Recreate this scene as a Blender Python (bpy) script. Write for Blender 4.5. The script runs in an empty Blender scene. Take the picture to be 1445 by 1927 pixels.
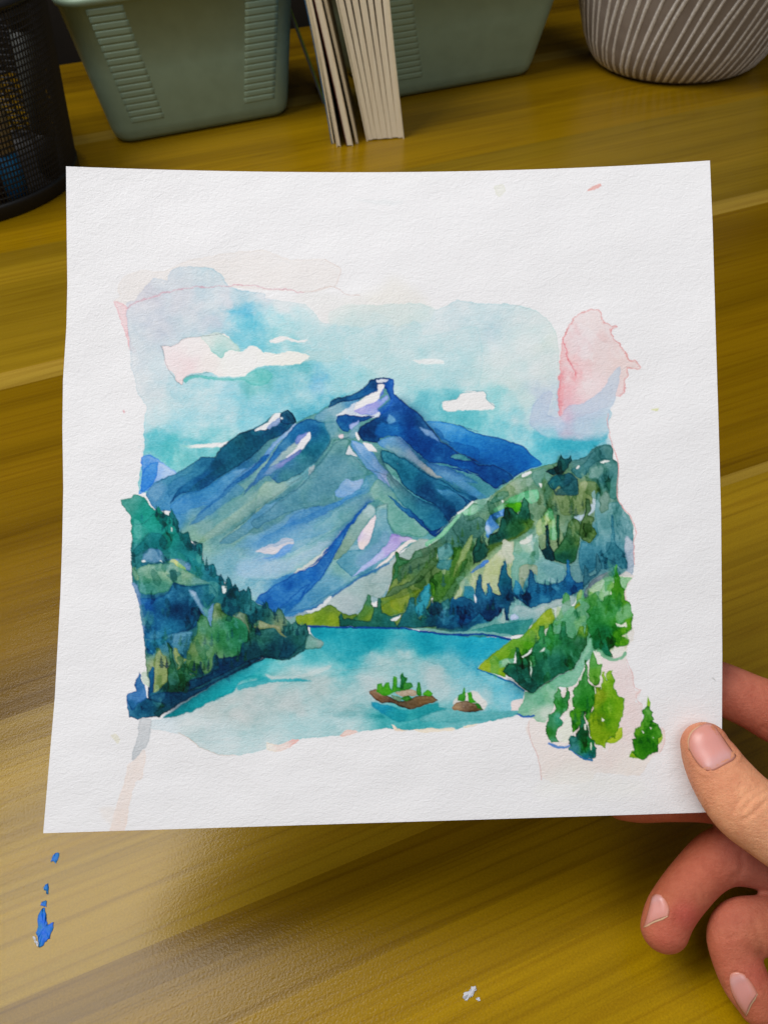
import bpy, bmesh, math, random
import numpy as np
from mathutils import Vector, Matrix
from mathutils.bvhtree import BVHTree

# ------------------------------------------------------------------ camera
F, H = 1447.0, 0.28                 # focal length in photo pixels, camera height over the desk
PX, PY = 722.5, 963.5               # photo centre
_p, _r = math.radians(46), math.radians(3.5)
_u0 = np.array([0, math.sin(_p), math.cos(_p)])
FW = np.array([0, math.cos(_p), -math.sin(_p)])
RT = math.cos(_r) * np.array([1., 0, 0]) - math.sin(_r) * _u0
UP = math.sin(_r) * np.array([1., 0, 0]) + math.cos(_r) * _u0
CAM = np.array([0, 0, H])
sc = bpy.context.scene
C = sc.collection
cd = bpy.data.cameras.new('camera')
cam = bpy.data.objects.new('camera', cd)
C.objects.link(cam)
cam.matrix_world = Matrix(((RT[0], UP[0], -FW[0], 0), (RT[1], UP[1], -FW[1], 0), (RT[2], UP[2], -FW[2], H), (0, 0, 0, 1)))
cd.sensor_fit = 'VERTICAL'
cd.sensor_height = 36
cd.lens = 36 * F / 1927
cd.clip_start, cd.clip_end = 0.01, 50
cd.dof.use_dof = True
cd.dof.focus_distance = 0.228
cd.dof.aperture_fstop = 27.0 / 0.75
sc.camera = cam

# ------------------------------------------------------------------ light
w = bpy.data.worlds.new('World')
sc.world = w
w.use_nodes = True
bg = w.node_tree.nodes['Background']
bg.inputs[0].default_value = (0.93, 0.95, 1.0, 1)
bg.inputs[1].default_value = 0.19


def area(name, loc, target, size, power, col):
    ld = bpy.data.lights.new(name, 'AREA')
    ld.shape = 'RECTANGLE'
    ld.size, ld.size_y = size
    ld.energy = power
    ld.color = col
    o = bpy.data.objects.new(name, ld)
    o.location = loc
    o.rotation_euler = (Vector(target) - Vector(loc)).to_track_quat('-Z', 'Y').to_euler()
    C.objects.link(o)
    return o


area('ceiling_lamp', (-0.56, 0.42, 1.15), (-0.05, 0.12, 0.05), (0.80, 0.60), 15.8, (1.0, 0.98, 0.965))
area('fill_light', (0.35, -0.9, 1.7), (0.0, 0.3, 0.0), (1.3, 1.0), 10.2, (0.97, 0.98, 1.0))  # unseen soft fill added behind the camera to lift fronts and fingers

vs = sc.view_settings
vs.view_transform = 'Standard'
vs.look = 'None'
vs.gamma = 1
vs.use_curve_mapping = False
vs.exposure = 0.0

# ------------------------------------------------------------------ helpers
rnd = random.Random(5)


def ray(x, y):
    return FW + (x - PX) / F * RT - (y - PY) / F * UP


def at(x, y, z):
    return CAM + z * ray(x, y)


def on_desk(x, y, zz=0.0):
    d = ray(x, y)
    return CAM + (H - zz) / -d[2] * d


def project(P):
    d = np.asarray(P) - CAM
    z = d @ FW
    return PX + F * (d @ RT) / z, PY - F * (d @ UP) / z, z


YAW = math.radians(19)
GR = np.array([math.cos(YAW), math.sin(YAW), 0])
GQ = np.array([-math.sin(YAW), math.cos(YAW), 0])


def sq(s, q, z=0.0):                # desk-aligned coordinates -> world
    return s * GR + q * GQ + np.array([0, 0, z])


def lin1(v):
    v = np.asarray(v, float) / 255
    return np.where(v <= 0.04045, v / 12.92, ((v + 0.055) / 1.055) ** 2.4)


def hexl(s):
    s = s.lstrip('#')
    return lin1([int(s[i:i + 2], 16) for i in (0, 2, 4)])


def mat(name, col=(0.5, 0.5, 0.5), rough=0.5, spec=0.5):
    m = bpy.data.materials.new(name)
    m.use_nodes = True
    b = m.node_tree.nodes['Principled BSDF']
    b.inputs['Base Color'].default_value = (*col, 1)
    b.inputs['Roughness'].default_value = rough
    b.inputs['Specular IOR Level'].default_value = spec
    return m


class NT:
    def __init__(s, m):
        s.t = m.node_tree
        s.b = s.t.nodes['Principled BSDF']

    def n(s, typ, **kw):
        o = s.t.nodes.new(typ)
        for k, v in kw.items():
            setattr(o, k, v)
        return o

    def l(s, a, b):
        s.t.links.new(a, b)

    def coord(s, scale=(1, 1, 1), which='Object'):
        tc = s.n('ShaderNodeTexCoord')
        mp = s.n('ShaderNodeMapping')
        mp.inputs['Scale'].default_value = scale
        s.l(tc.outputs[which], mp.inputs[0])
        return mp.outputs[0]

    def noise(s, vec, scale, detail=4, rough=0.5, dist=0.0):
        o = s.n('ShaderNodeTexNoise')
        o.inputs['Scale'].default_value = scale
        o.inputs['Detail'].default_value = detail
        o.inputs['Roughness'].default_value = rough
        o.inputs['Distortion'].default_value = dist
        s.l(vec, o.inputs['Vector'])
        return o.outputs['Fac']

    def ramp(s, fac, stops, interp='LINEAR'):
        o = s.n('ShaderNodeValToRGB')
        o.color_ramp.interpolation = interp
        e = o.color_ramp.elements
        while len(e) < len(stops):
            e.new(0.5)
        for k, (p, c) in enumerate(stops):
            e[k].position = p
            e[k].color = (*c, 1) if len(c) == 3 else c
        s.l(fac, o.inputs[0])
        return o.outputs[0]

    def mix(s, a, b, fac, mode='MIX'):
        o = s.n('ShaderNodeMix', data_type='RGBA', blend_type=mode)
        for sock, v in ((o.inputs[0], fac), (o.inputs[6], a), (o.inputs[7], b)):
            if hasattr(v, 'is_linked'):
                s.l(v, sock)
            elif isinstance(v, (int, float)):
                sock.default_value = v
            else:
                sock.default_value = (*v, 1)
        return o.outputs[2]

    def math(s, op, a, b=0.0):
        o = s.n('ShaderNodeMath', operation=op)
        for sock, v in zip(o.inputs, (a, b)):
            if hasattr(v, 'is_linked'):
                s.l(v, sock)
            else:
                sock.default_value = v
        return o.outputs[0]

    def bump(s, h, strength, dist, chain=None):
        o = s.n('ShaderNodeBump')
        o.inputs['Strength'].default_value = strength
        o.inputs['Distance'].default_value = dist
        s.l(h, o.inputs['Height'])
        if chain is not None:
            s.l(chain, o.inputs['Normal'])
        return o.outputs[0]


def link(name, verts, faces, m=None, parent=None, smooth=True):
    me = bpy.data.meshes.new(name)
    me.from_pydata([tuple(map(float, v)) for v in verts], [], faces)
    me.validate()
    bm = bmesh.new()
    bm.from_mesh(me)
    bmesh.ops.recalc_face_normals(bm, faces=bm.faces)
    bm.to_mesh(me)
    bm.free()
    if smooth:
        me.polygons.foreach_set('use_smooth', [True] * len(me.polygons))
    if m:
        me.materials.append(m)
    o = bpy.data.objects.new(name, me)
    C.objects.link(o)
    if parent:
        o.parent = parent
    return o


def tag(o, label=None, cat=None, group=None, kind=None):
    for k, v in (('label', label), ('category', cat), ('group', group), ('kind', kind)):
        if v:
            o[k] = v
    return o


def empty(name, loc=(0, 0, 0), rz=0.0):
    o = bpy.data.objects.new(name, None)
    o.location = tuple(map(float, loc))
    o.rotation_euler = (0, 0, rz)
    o.empty_display_size = 0.02
    C.objects.link(o)
    return o


def loft(rings, caps=(True, True)):
    n = len(rings[0])
    v = [p for r in rings for p in r]
    f = []
    for i in range(len(rings) - 1):
        for j in range(n):
            a, b = i * n + j, i * n + (j + 1) % n
            f.append((a, b, b + n, a + n))
    if caps[0]:
        f.append(tuple(reversed(range(n))))
    if caps[1]:
        f.append(tuple(range((len(rings) - 1) * n, len(rings) * n)))
    return v, f


# ------------------------------------------------------------------ desk
def build_desk():
    s0, s1, q0, q1 = -1.4, 1.8, -0.5, 1.12
    v = [(s0, q0, 0), (s1, q0, 0), (s1, q1, 0), (s0, q1, 0), (s0, q0, -.03), (s1, q0, -.03), (s1, q1, -.03), (s0, q1, -.03)]
    f = [(0, 1, 2, 3), (4, 7, 6, 5), (0, 4, 5, 1), (1, 5, 6, 2), (2, 6, 7, 3), (3, 7, 4, 0)]
    m = mat('wood_laminate', rough=0.28, spec=0.20)
    t = NT(m)
    co = t.coord()
    sep = t.n('ShaderNodeSeparateXYZ')
    t.l(co, sep.inputs[0])
    # planks across q: (upper bound, colour)
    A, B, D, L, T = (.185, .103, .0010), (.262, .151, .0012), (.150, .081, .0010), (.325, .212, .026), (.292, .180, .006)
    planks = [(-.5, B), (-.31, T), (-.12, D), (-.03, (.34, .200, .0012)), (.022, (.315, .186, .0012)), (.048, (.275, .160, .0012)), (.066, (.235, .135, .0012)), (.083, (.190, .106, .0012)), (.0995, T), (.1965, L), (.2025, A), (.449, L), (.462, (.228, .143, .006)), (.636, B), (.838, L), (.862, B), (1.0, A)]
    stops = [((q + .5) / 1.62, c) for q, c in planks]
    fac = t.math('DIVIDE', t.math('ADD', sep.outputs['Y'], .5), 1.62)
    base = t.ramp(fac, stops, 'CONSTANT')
    # tones drifting inside one plank, long along the grain
    n1 = t.noise(t.coord((1.2, 26, 1)), 1.0, 5, .55, .4)
    base = t.mix(base, t.ramp(n1, [(.28, (.62, .58, .5)), (.5, (1, 1, 1)), (.75, (1.32, 1.3, 1.45))]), 1.0, 'MULTIPLY')
    # dark pores and streaks
    n2 = t.noise(t.coord((4.5, 360, 1)), 1.0, 7, .68, .3)
    base = t.mix(base, t.ramp(n2, [(.30, (.40, .31, .22)), (.44, (.88, .85, .8)), (.58, (1, 1, 1)), (.8, (1.18, 1.17, 1.1))]), .52, 'MULTIPLY')
    n3 = t.noise(t.coord((1.1, 46, 1)), 1.0, 3, .5, .25)
    base = t.mix(base, t.ramp(n3, [(.40, (1, 1, 1)), (.425, (.62, .50, .36)), (.44, (1, 1, 1)), (.515, (1, 1, 1)), (.53, (.50, .38, .26)), (.555, (1, 1, 1)), (.60, (1, 1, 1)), (.615, (.66, .55, .42)), (.64, (1, 1, 1))]), .34, 'MULTIPLY')
    n4 = t.noise(t.coord((1, 1, 1)), 1500, 2, .6)
    base = t.mix(base, t.ramp(n4, [(.3, (.82, .82, .8)), (.7, (1.15, 1.15, 1.1))]), .7, 'MULTIPLY')
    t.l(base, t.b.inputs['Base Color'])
    # pressed pebble texture of the laminate
    vo = t.n('ShaderNodeTexVoronoi', feature='SMOOTH_F1')
    vo.inputs['Scale'].default_value = 1.0
    wn = t.noise(t.coord((1, 1, 1)), 1150, 2)
    t.l(t.coord((1500, 2000, 1500)), vo.inputs['Vector'])
    hgt = t.math('ADD', t.math('MULTIPLY', vo.outputs['Distance'], .6), wn)
    b1 = t.bump(n2, .12, .0006)
    t.l(t.bump(hgt, .26, .00022, b1), t.b.inputs['Normal'])
    t.l(t.ramp(n1, [(.2, (.19,) * 3), (.8, (.25,) * 3)]), t.b.inputs['Roughness'])
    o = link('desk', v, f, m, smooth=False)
    o.rotation_euler = (0, 0, YAW)
    tag(o, kind='structure')
    # wall at the back of the desk
    mw = mat('dark_wall', (.012, .009, .006), .8, .2)
    tw = NT(mw)
    nw = tw.noise(tw.coord(), 9, 5)
    tw.l(tw.ramp(nw, [(.3, (.008, .006, .004)), (.7, (.016, .012, .008))]), tw.b.inputs['Base Color'])
    vw = [sq(s, q, z) for s in (-1.4, 1.8) for q in (1.125, 1.2) for z in (-.03, 1.3)]
    fw = [(0, 1, 3, 2), (4, 6, 7, 5), (0, 2, 6, 4), (1, 5, 7, 3), (0, 4, 5, 1), (2, 3, 7, 6)]
    tag(link('wall', vw, fw, mw, smooth=False), kind='structure')


build_desk()

# ------------------------------------------------------------------ the watercolour: washes of pigment laid on a canvas
# outlines are noted in windows of the sheet (window number, origin, scale) and in sRGB tones as they dry
WIN = {0: (0, 0, 1.), 1: (100, 290, 3.6125), 2: (500, 450, 3.6125), 3: (860, 450, 3.6125), 4: (200, 650, 3.6125),
       5: (500, 690, 3.6125), 6: (820, 790, 3.6125), 7: (220, 1000, 3.6125), 8: (560, 1030, 3.6125),
       9: (860, 1000, 3.6125), 10: (180, 1300, 3.6125), 11: (900, 1200, 3.141), 12: (200, 480, 2.627), 13: (700, 650, 2.627), 14: (207, 452, 2.474)}
CX0, CY0, CW, CH = 70, 290, 1300, 1290
WHITE = lin1([229, 228, 231])
_rs = np.random.RandomState(11)


def vnoise(scale, octaves=3, seed=0):
    rs = np.random.RandomState(seed)
    out = np.zeros((CH, CW), np.float32)
    amp, tot = 1.0, 0.0
    for _ in range(octaves):
        gh, gw = int(CH / scale) + 3, int(CW / scale) + 3
        g = rs.rand(gh, gw).astype(np.float32)
        ys = np.arange(CH, dtype=np.float32) / scale
        xs = np.arange(CW, dtype=np.float32) / scale
        yi, xi = ys.astype(int), xs.astype(int)
        fy, fx = ys - yi, xs - xi
        fy = (fy * fy * (3 - 2 * fy))[:, None]
        fx = (fx * fx * (3 - 2 * fx))[None]
        a = g[yi][:, xi] * (1 - fx) + g[yi][:, xi + 1] * fx
        b = g[yi + 1][:, xi] * (1 - fx) + g[yi + 1][:, xi + 1] * fx
        out += amp * (a * (1 - fy) + b * fy)
        tot += amp
        amp *= .55
        scale = max(scale / 2.1, 1.0)
    return out / tot - .5


NA, NB = 1.3 * vnoise(10, 4, 1), 1.3 * vnoise(10, 4, 2)          # edge wobble
NC, ND = vnoise(46, 4, 3), vnoise(46, 4, 4)        # wet flow
NG = vnoise(2.6, 2, 5)                              # granulation
NM = vnoise(26, 4, 6)                               # blooms
CANVAS = np.ones((CH, CW, 3), np.float32)           # transmittance of the pigment over white paper


def pts(s):
    k, out = 0, []
    for tok in s.split():
        if ':' in tok:
            a, tok = tok.split(':')
            k = int(a)
        x, y = tok.split(',')
        ox, oy, sc_ = WIN[k]
        out.append((ox + float(x) / sc_ - CX0, oy + float(y) / sc_ - CY0))
    return np.array(out, np.float32)


def rounded(P, closed=True, k=3):
    n = len(P)
    out = []
    for i in range(n if closed else n - 1):
        if closed:
            p0, p1, p2, p3 = P[i - 1], P[i], P[(i + 1) % n], P[(i + 2) % n]
        else:
            p0, p1, p2, p3 = P[max(i - 1, 0)], P[i], P[i + 1], P[min(i + 2, n - 1)]
        for j in range(k):
            u = j / k
            c = .5 * (2 * p1 + (p2 - p0) * u + (2 * p0 - 5 * p1 + 4 * p2 - p3) * u * u + (3 * p1 - p0 - 3 * p2 + p3) * u ** 3)
            l = p1 + (p2 - p1) * u
            out.append(.6 * c + .4 * l)
    if not closed:
        out.append(P[-1])
    return np.array(out, np.float32)


def seg_dist(X, Y, P, closed):
    d2 = np.full(X.shape, 1e9, np.float32)
    ins = np.zeros(X.shape, bool)
    n = len(P)
    for i in range(n if closed else n - 1):
        (x0, y0), (x1, y1) = P[i], P[(i + 1) % n]
        dx, dy = x1 - x0, y1 - y0
        L = dx * dx + dy * dy + 1e-6
        u = np.clip(((X - x0) * dx + (Y - y0) * dy) / L, 0, 1)
        ex, ey = X - x0 - u * dx, Y - y0 - u * dy
        np.minimum(d2, ex * ex + ey * ey, out=d2)
        if closed and y0 != y1:
            c = (Y < y1) != (Y < y0)
            ins ^= c & (X < x0 + (Y - y0) / dy * dx)
    return np.sqrt(d2), ins


def tones(spec, k=None):
    """'#rrggbb' or 'x,y#rrggbb ...' (points in the window of the outline)"""
    if spec.startswith('#'):
        return None, np.array([hexl(spec)])
    xy, cs, k = [], [], 0
    for tok in spec.split():
        a, c = tok.split('#')
        if ':' in a:
            kk, a = a.split(':')
            k = int(kk)
        x, y = map(float, a.split(','))
        ox, oy, s_ = WIN[k]
        xy.append((ox + x / s_ - CX0, oy + y / s_ - CY0))
        cs.append(hexl(c))
    return np.array(xy, np.float32), np.array(cs)


def lay(mask, sd, x0, y0, spec, a, edge, gran, bloom, flow, rim):
    h, w_ = mask.shape
    sl = (slice(y0, y0 + h), slice(x0, x0 + w_))
    xy, cs = tones(spec)
    T = np.clip(cs / WHITE, .004, 1.02).astype(np.float32)
    if xy is None:
        col = np.broadcast_to(np.log(T[0]), (h, w_, 3)).astype(np.float32)
    else:
        Y, X = np.mgrid[y0:y0 + h, x0:x0 + w_].astype(np.float32)
        X = X + NC[sl] * flow
        Y = Y + ND[sl] * flow
        num = np.zeros((h, w_, 3), np.float32)
        den = np.zeros((h, w_), np.float32)
        for (px, py), t in zip(xy, np.log(T)):
            wgt = 1 / ((X - px) ** 2 + (Y - py) ** 2 + 30) ** 1.7
            num += wgt[..., None] * t.astype(np.float32)
            den += wgt
        col = num / den[..., None]
    dens = 1 + gran * NG[sl] + bloom * NM[sl]
    if edge and max(h, w_) < 420:                     # the wash pools towards one end as the sheet is tilted
        th = _rs.rand() * 1.6 + .6
        gy, gx = np.mgrid[0:h, 0:w_].astype(np.float32)
        gg = (gx / w_ - .5) * math.cos(th) + (gy / h - .5) * math.sin(th)
        dens = dens + (.15 + .45 * _rs.rand()) * gg
    if edge:
        dens = dens + edge * np.exp(-((sd - .6) / rim) ** 2) - edge * .22 * np.exp(-((sd - 5) / 4) ** 2)
    new = np.exp(col * np.clip(dens, .25, 2.6)[..., None])
    m = (mask * a)[..., None]
    CANVAS[sl] = CANVAS[sl] * (1 - m) + new * m


def wash(s, spec, a=1.0, soft=.8, edge=.22, wob=2.2, gran=.16, bloom=.35, flow=26., rim=1.3, smooth=True):
    P = pts(s)
    if smooth:
        P = rounded(P)
    mg = 6 + 2 * soft
    x0, y0 = np.maximum(P.min(0) - mg, 0).astype(int)
    x1, y1 = np.minimum(P.max(0) + mg, (CW, CH)).astype(int)
    if x1 <= x0 or y1 <= y0:
        return
    Y, X = np.mgrid[y0:y1, x0:x1].astype(np.float32)
    sl = (slice(y0, y1), slice(x0, x1))
    X = X + NA[sl] * wob * 2
    Y = Y + NB[sl] * wob * 2
    d, ins = seg_dist(X, Y, P, True)
    sd = np.where(ins, d, -d)
    m = np.clip((sd + soft) / (2 * soft), 0, 1)
    m = m * m * (3 - 2 * m)
    lay(m, sd, x0, y0, spec, a, edge, gran, bloom, flow, rim)


def stroke(s, col, width, a=1.0, soft=.6, wob=1.6, taper=True):
    P = rounded(pts(s), False, 5)
    x0, y0 = np.maximum(P.min(0) - 8 - width, 0).astype(int)
    x1, y1 = np.minimum(P.max(0) + 8 + width, (CW, CH)).astype(int)
    Y, X = np.mgrid[y0:y1, x0:x1].astype(np.float32)
    sl = (slice(y0, y1), slice(x0, x1))
    X = X + NA[sl] * wob * 2
    Y = Y + NB[sl] * wob * 2
    d, _ = seg_dist(X, Y, P, False)
    wv = width / 2 * (1 + .9 * NM[sl])
    sd = wv - d
    m = np.clip((sd + soft) / (2 * soft), 0, 1)
    lay(m, sd, x0, y0, col, a, 0, .15, .2, 0, 1)


def shade(s, col, width, side, a=.75, wob=2.0):
    """a stroke softened with water along one side: crisp on the line, fading out on the other"""
    P = rounded(pts(s), False, 4)
    mg = width * 3 + 8
    x0, y0 = np.maximum(P.min(0) - mg, 0).astype(int)
    x1, y1 = np.minimum(P.max(0) + mg, (CW, CH)).astype(int)
    Y, X = np.mgrid[y0:y1, x0:x1].astype(np.float32)
    sl = (slice(y0, y1), slice(x0, x1))
    X = X + NA[sl] * wob * 2
    Y = Y + NB[sl] * wob * 2
    best = np.full(X.shape, 1e9, np.float32)
    sg = np.zeros(X.shape, np.float32)
    end = np.ones(X.shape, np.float32)
    n = len(P)
    for i in range(n - 1):
        (xa, ya), (xb, yb) = P[i], P[i + 1]
        dx, dy = xb - xa, yb - ya
        L = dx * dx + dy * dy + 1e-6
        ur = ((X - xa) * dx + (Y - ya) * dy) / L
        u = np.clip(ur, 0, 1)
        ex, ey = X - xa - u * dx, Y - ya - u * dy
        d2 = ex * ex + ey * ey
        m = d2 < best
        best[m] = d2[m]
        sg[m] = (dx * ey - dy * ex)[m]
        f = (i + u) / (n - 1)
        end[m] = np.clip(np.minimum(f, 1 - f) * 6, 0, 1)[m]
    d = np.sqrt(best) * np.where(sg * side > 0, 1, -1)
    wv = width * (1 + .8 * NC[sl])
    m = np.clip(d + .5, 0, 1) * np.exp(-np.maximum(d, 0) / wv) * end
    lay(m, d, x0, y0, col, a, 0, .2, .4, 0, 1)


def glazes(s, n, size, ang, seed, lo=.75, hi=1.35, aspect=2.6, tint=(), soft=.8):
    """further transparent layers: small irregular shapes that deepen or lift what is already there"""
    P = pts(s)
    r = np.random.RandomState(seed)
    a0, a1 = P.min(0), P.max(0)
    k = 0
    for _ in range(n * 10):
        if k >= n:
            break
        c = a0 + r.rand(2) * (a1 - a0)
        ins = False
        for i in range(len(P)):
            (xa, ya), (xb, yb) = P[i], P[(i + 1) % len(P)]
            if (c[1] < ya) != (c[1] < yb) and c[0] < xa + (c[1] - ya) / (yb - ya) * (xb - xa):
                ins = not ins
        if not ins:
            continue
        k += 1
        L = size * (.5 + 1.1 * r.rand())
        W2 = L / aspect * (.6 + .8 * r.rand())
        t = math.radians(ang + r.normal() * 9)
        m_ = 11
        th = np.linspace(0, 2 * math.pi, m_, endpoint=False)
        rr_ = 1 + .32 * r.normal(size=m_)
        ex, ey = L / 2 * np.cos(th) * rr_, W2 / 2 * np.sin(th) * rr_
        Q = np.stack([c[0] + ex * math.cos(t) - ey * math.sin(t), c[1] + ex * math.sin(t) + ey * math.cos(t)], -1).astype(np.float32)
        Q = rounded(Q)
        x0, y0 = np.maximum(Q.min(0) - 6, 0).astype(int)
        x1, y1 = np.minimum(Q.max(0) + 6, (CW, CH)).astype(int)
        Y, X = np.mgrid[y0:y1, x0:x1].astype(np.float32)
        sl = (slice(y0, y1), slice(x0, x1))
        d, inn = seg_dist(X + NA[sl] * 5, Y + NB[sl] * 5, Q, True)
        sd = np.where(inn, d, -d)
        m = np.clip((sd + soft) / (2 * soft), 0, 1)
        kk = lo + (hi - lo) * r.rand()
        dens = 1 + (kk - 1) * m * (1 + .5 * NM[sl])
        if kk > 1:
            dens = dens + .16 * m * np.exp(-((sd - .6) / 1.2) ** 2)
        D_ = -np.log(np.clip(CANVAS[sl], .002, 1)) * dens[..., None]
        if len(tint):
            tc = -np.log(np.clip(hexl(tint[r.randint(len(tint))]) / WHITE, .004, 1))
            w_ = (.28 * r.rand() * m)[..., None] * np.clip(D_.max(-1, keepdims=True) * 2, 0, 1)
            D_ = D_ * (1 - w_) + tc.astype(np.float32) * w_
        CANVAS[sl] = np.exp(-D_)


def firs(line, n, h0, h1, cols, seed, spread=0.0, a=.85):
    """pointed conifers standing along a line"""
    P = rounded(pts(line), False, 6)
    L = np.r_[0, np.cumsum(np.linalg.norm(np.diff(P, axis=0), axis=1))]
    r = np.random.RandomState(seed)
    for k in range(n):
        s = L[-1] * (k + .2 + .6 * r.rand()) / n
        x, y = np.interp(s, L, P[:, 0]) + CX0, np.interp(s, L, P[:, 1]) + CY0 + spread * (r.rand() - .3)
        h = h0 + (h1 - h0) * r.rand()
        w_ = h * (.20 + .10 * r.rand())
        lean = h * .05 * r.normal()
        lft, rgt = [], []
        m = 4
        for i in range(m):
            t0, t1 = (i + .75) / m, (i + .95) / m
            ww = w_ * t0 * (.8 + .5 * r.rand())
            lft += [(x + lean * (1 - t0) - ww, y - h * (1 - t0)), (x + lean * (1 - t1) - ww * .45, y - h * (1 - t1))]
            ww = w_ * t0 * (.8 + .5 * r.rand())
            rgt += [(x + lean * (1 - t0) + ww, y - h * (1 - t0)), (x + lean * (1 - t1) + ww * .45, y - h * (1 - t1))]
        poly = [(x + lean, y - h)] + rgt + [(x + w_ * .5, y + h * .12), (x - w_ * .5, y + h * .12)] + lft[::-1]
        wash(' '.join('%.1f,%.1f' % q for q in poly), cols[r.randint(len(cols))], a=a * (.75 + .25 * r.rand()), edge=.3, wob=1.0, smooth=False, soft=.7)


def paint():
    # --- faint stains and pink blooms round the picture
    wash('1:415,1000 455,970 440,900 500,820 600,790 740,800 900,730 1100,690 1280,660 1445,655 2:180,140 400,138 500,190 510,235 470,320 300,362 0,345 1:1100,905 800,940 500,1045', '#e2dddc', a=.75, edge=.9, bloom=.5)
    wash('2:540,440 640,400 780,330 860,260 960,310 1060,380 1100,450 900,470', '#e2dfd9', a=.6, soft=16, edge=0)
    wash('1:415,1000 500,1030 505,1100 508,1200 545,1300 575,1345 530,1345 490,1220 450,1100', '#e6c9ce', edge=.7, bloom=.6)
    # --- sky
    SKY = ('270,560#cfd0da 300,620#c9ced9 350,580#cdd0d9 330,540#cfd6df 420,590#bfd0da 452,592#74c0da 470,612#82c8d9 500,600#9fd2dc 540,600#aed4db 590,590#c0d8dd '
           '640,630#b2d3da 600,555#d3dade 700,605#bfd7dc 740,580#cfdbdb 700,570#d4dcdb 850,590#c8d7dd 930,620#c1d5dd 1000,620#cbdadc 1035,700#d0dbdc 1030,640#d2dcda 260,680#cbd4dc 280,740#cdd7dd '
           '330,730#b9d4dd 300,770#bdd7de 420,745#a9d2de 480,765#93ccdb 380,770#a9d2dc 350,800#a3d2dd 300,820#93cdd9 330,850#50b8bc 420,850#4fb6bc 400,830#7cc8d2 460,800#98d0dd '
           '570,740#86c7d4 600,722#7cc0db 640,700#9cd0da 700,690#b3d6da 580,772#4bb2ca 520,760#8fccdb 620,762#58b5cc 660,720#9cd0d8 760,740#a5d3da 800,770#67bfcd 780,700#b4d6da '
           '860,680#b3d4da 900,700#bfd8da 830,800#55bbc7 880,795#58bfcb 950,812#68c3d1 940,760#9cd3d8 985,760#c5dadc 1000,800#b6d4dc 980,830#88cbd8 1020,842#48b6cb 1060,852#30a8bf '
           '1100,852#55b7cb 1040,790#bac9da 1100,790#bdcbda 1130,810#b2cdd8 1150,830#a5cbd8 1020,750#becddc 520,570#ccd8dd 570,625#b8d6dc 620,590#c8d9dc 660,650#b9d5da 485,560#c9d3dc 430,560#cdd3dc 400,615#c3cdd9 525,640#a3d3da 760,640#bfd7db 820,640#c0d6db 880,640#c3d7dd 700,650#bad6da 540,560#d3dade 470,575#b9d0da 640,565#dadedd 950,680#c9dadc 960,720#c9dadb 860,640#c0d6dc 260,720#ced7dd 310,700#c6d5dd 350,760#b9d6de 560,690#74c1cb 480,715#6cbfc4 400,680#8cc9cf 540,650#8ccbd4 500,660#7fc6d2')
    wash('1:505,1010 560,1000 600,930 680,850 730,845 780,855 800,790 870,765 950,765 1080,775 1150,820 1195,900 1300,930 1445,950 2:0,400 120,420 260,440 300,470 380,560 430,570 440,500 530,445 720,452 850,440 '
         '1050,440 1170,480 1300,415 1445,435 3:150,435 300,440 430,450 530,480 600,530 650,590 680,680 690,800 700,900 690,1000 680,1060 720,1200 1000,1150 1050,1180 1030,1240 1035,1300 1000,1370 '
         '900,1445 6:1100,300 700,420 0:800,960 500,1000 4:500,980 220,1005 260,720 255,560 275,420 245,370 210,310 195,220 165,130 165,0 1:530,1445 520,1260 500,1150', SKY, a=.86, edge=.55, wob=2.5, bloom=1.15, gran=.2, flow=60)
    wash('2:430,570 540,575 640,590 650,640 530,660 520,780 500,830 430,830 300,820 0,760 0,540 200,560', '#a9d3da', a=.25, soft=14, edge=0)
    wash('2:650,580 700,562 780,575 900,595 1000,562 1050,590 1070,660 1200,640 1445,600 1445,1000 900,1000 560,800 520,760 530,660 640,630', '#b6d4da', a=.40, soft=2, edge=.7, wob=3)
    wash('2:180,400 300,350 520,380 700,400 680,440 560,470 450,560 380,560 300,470', '#dddcdc', a=.75, soft=9, edge=0)
    wash('2:440,500 540,447 720,452 850,440 1050,440 1150,470 1100,560 1000,562 900,595 780,575 640,600 430,570', '#cfdbda', a=.6, soft=3, edge=.25)
    stroke('1:500,1042 600,1000 700,962 900,910 1100,900 1300,893 1445,912 2:130,346 250,360', '#d29fae', 1.7, a=.75, wob=3)
    stroke('2:250,360 300,360 400,332 470,325 540,372 640,386', '#c4a59c', 1.2, a=.7)
    stroke('2:470,322 510,235 500,190 400,138', '#d3c0bd', 1.1, a=.7)
    # pink on the right
    wash('3:940,475 985,500 1000,575 1080,600 1040,620 1060,670 1100,700 1130,750 1160,790 1165,820 1210,820 1240,870 1225,885 1150,880 1160,930 1140,960 1135,1040 1110,1065 1060,1070 1000,1150 740,1230 690,1200 680,1060 695,950 700,800 720,670 760,590 800,530 870,490',
         '3:940,560#e2d2d3 850,700#e2d0d4 1000,800#e0cfd0 900,1000#e6d6d9 760,900#e6c6ca 720,1050#e5b6bd 720,820#e5c8ca 740,1150#dfb6c0 1100,850#e2cfce', edge=1.0, wob=3.2, rim=1.6)
    wash('3:718,670 735,680 750,760 770,820 800,880 825,950 780,960 740,920 728,1000 705,1180 690,1100 700,900 712,760', '#e4a4ab', a=.45, soft=2.2, edge=.3, wob=5)
    stroke('3:718,668 735,735 752,800 778,865 808,935', '#dc7c86', 2.4, a=.8, wob=4.5)
    stroke('3:705,900 695,1000 688,1090 700,1180', '#e08d97', 5, a=.5, soft=2.5, wob=5)
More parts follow.
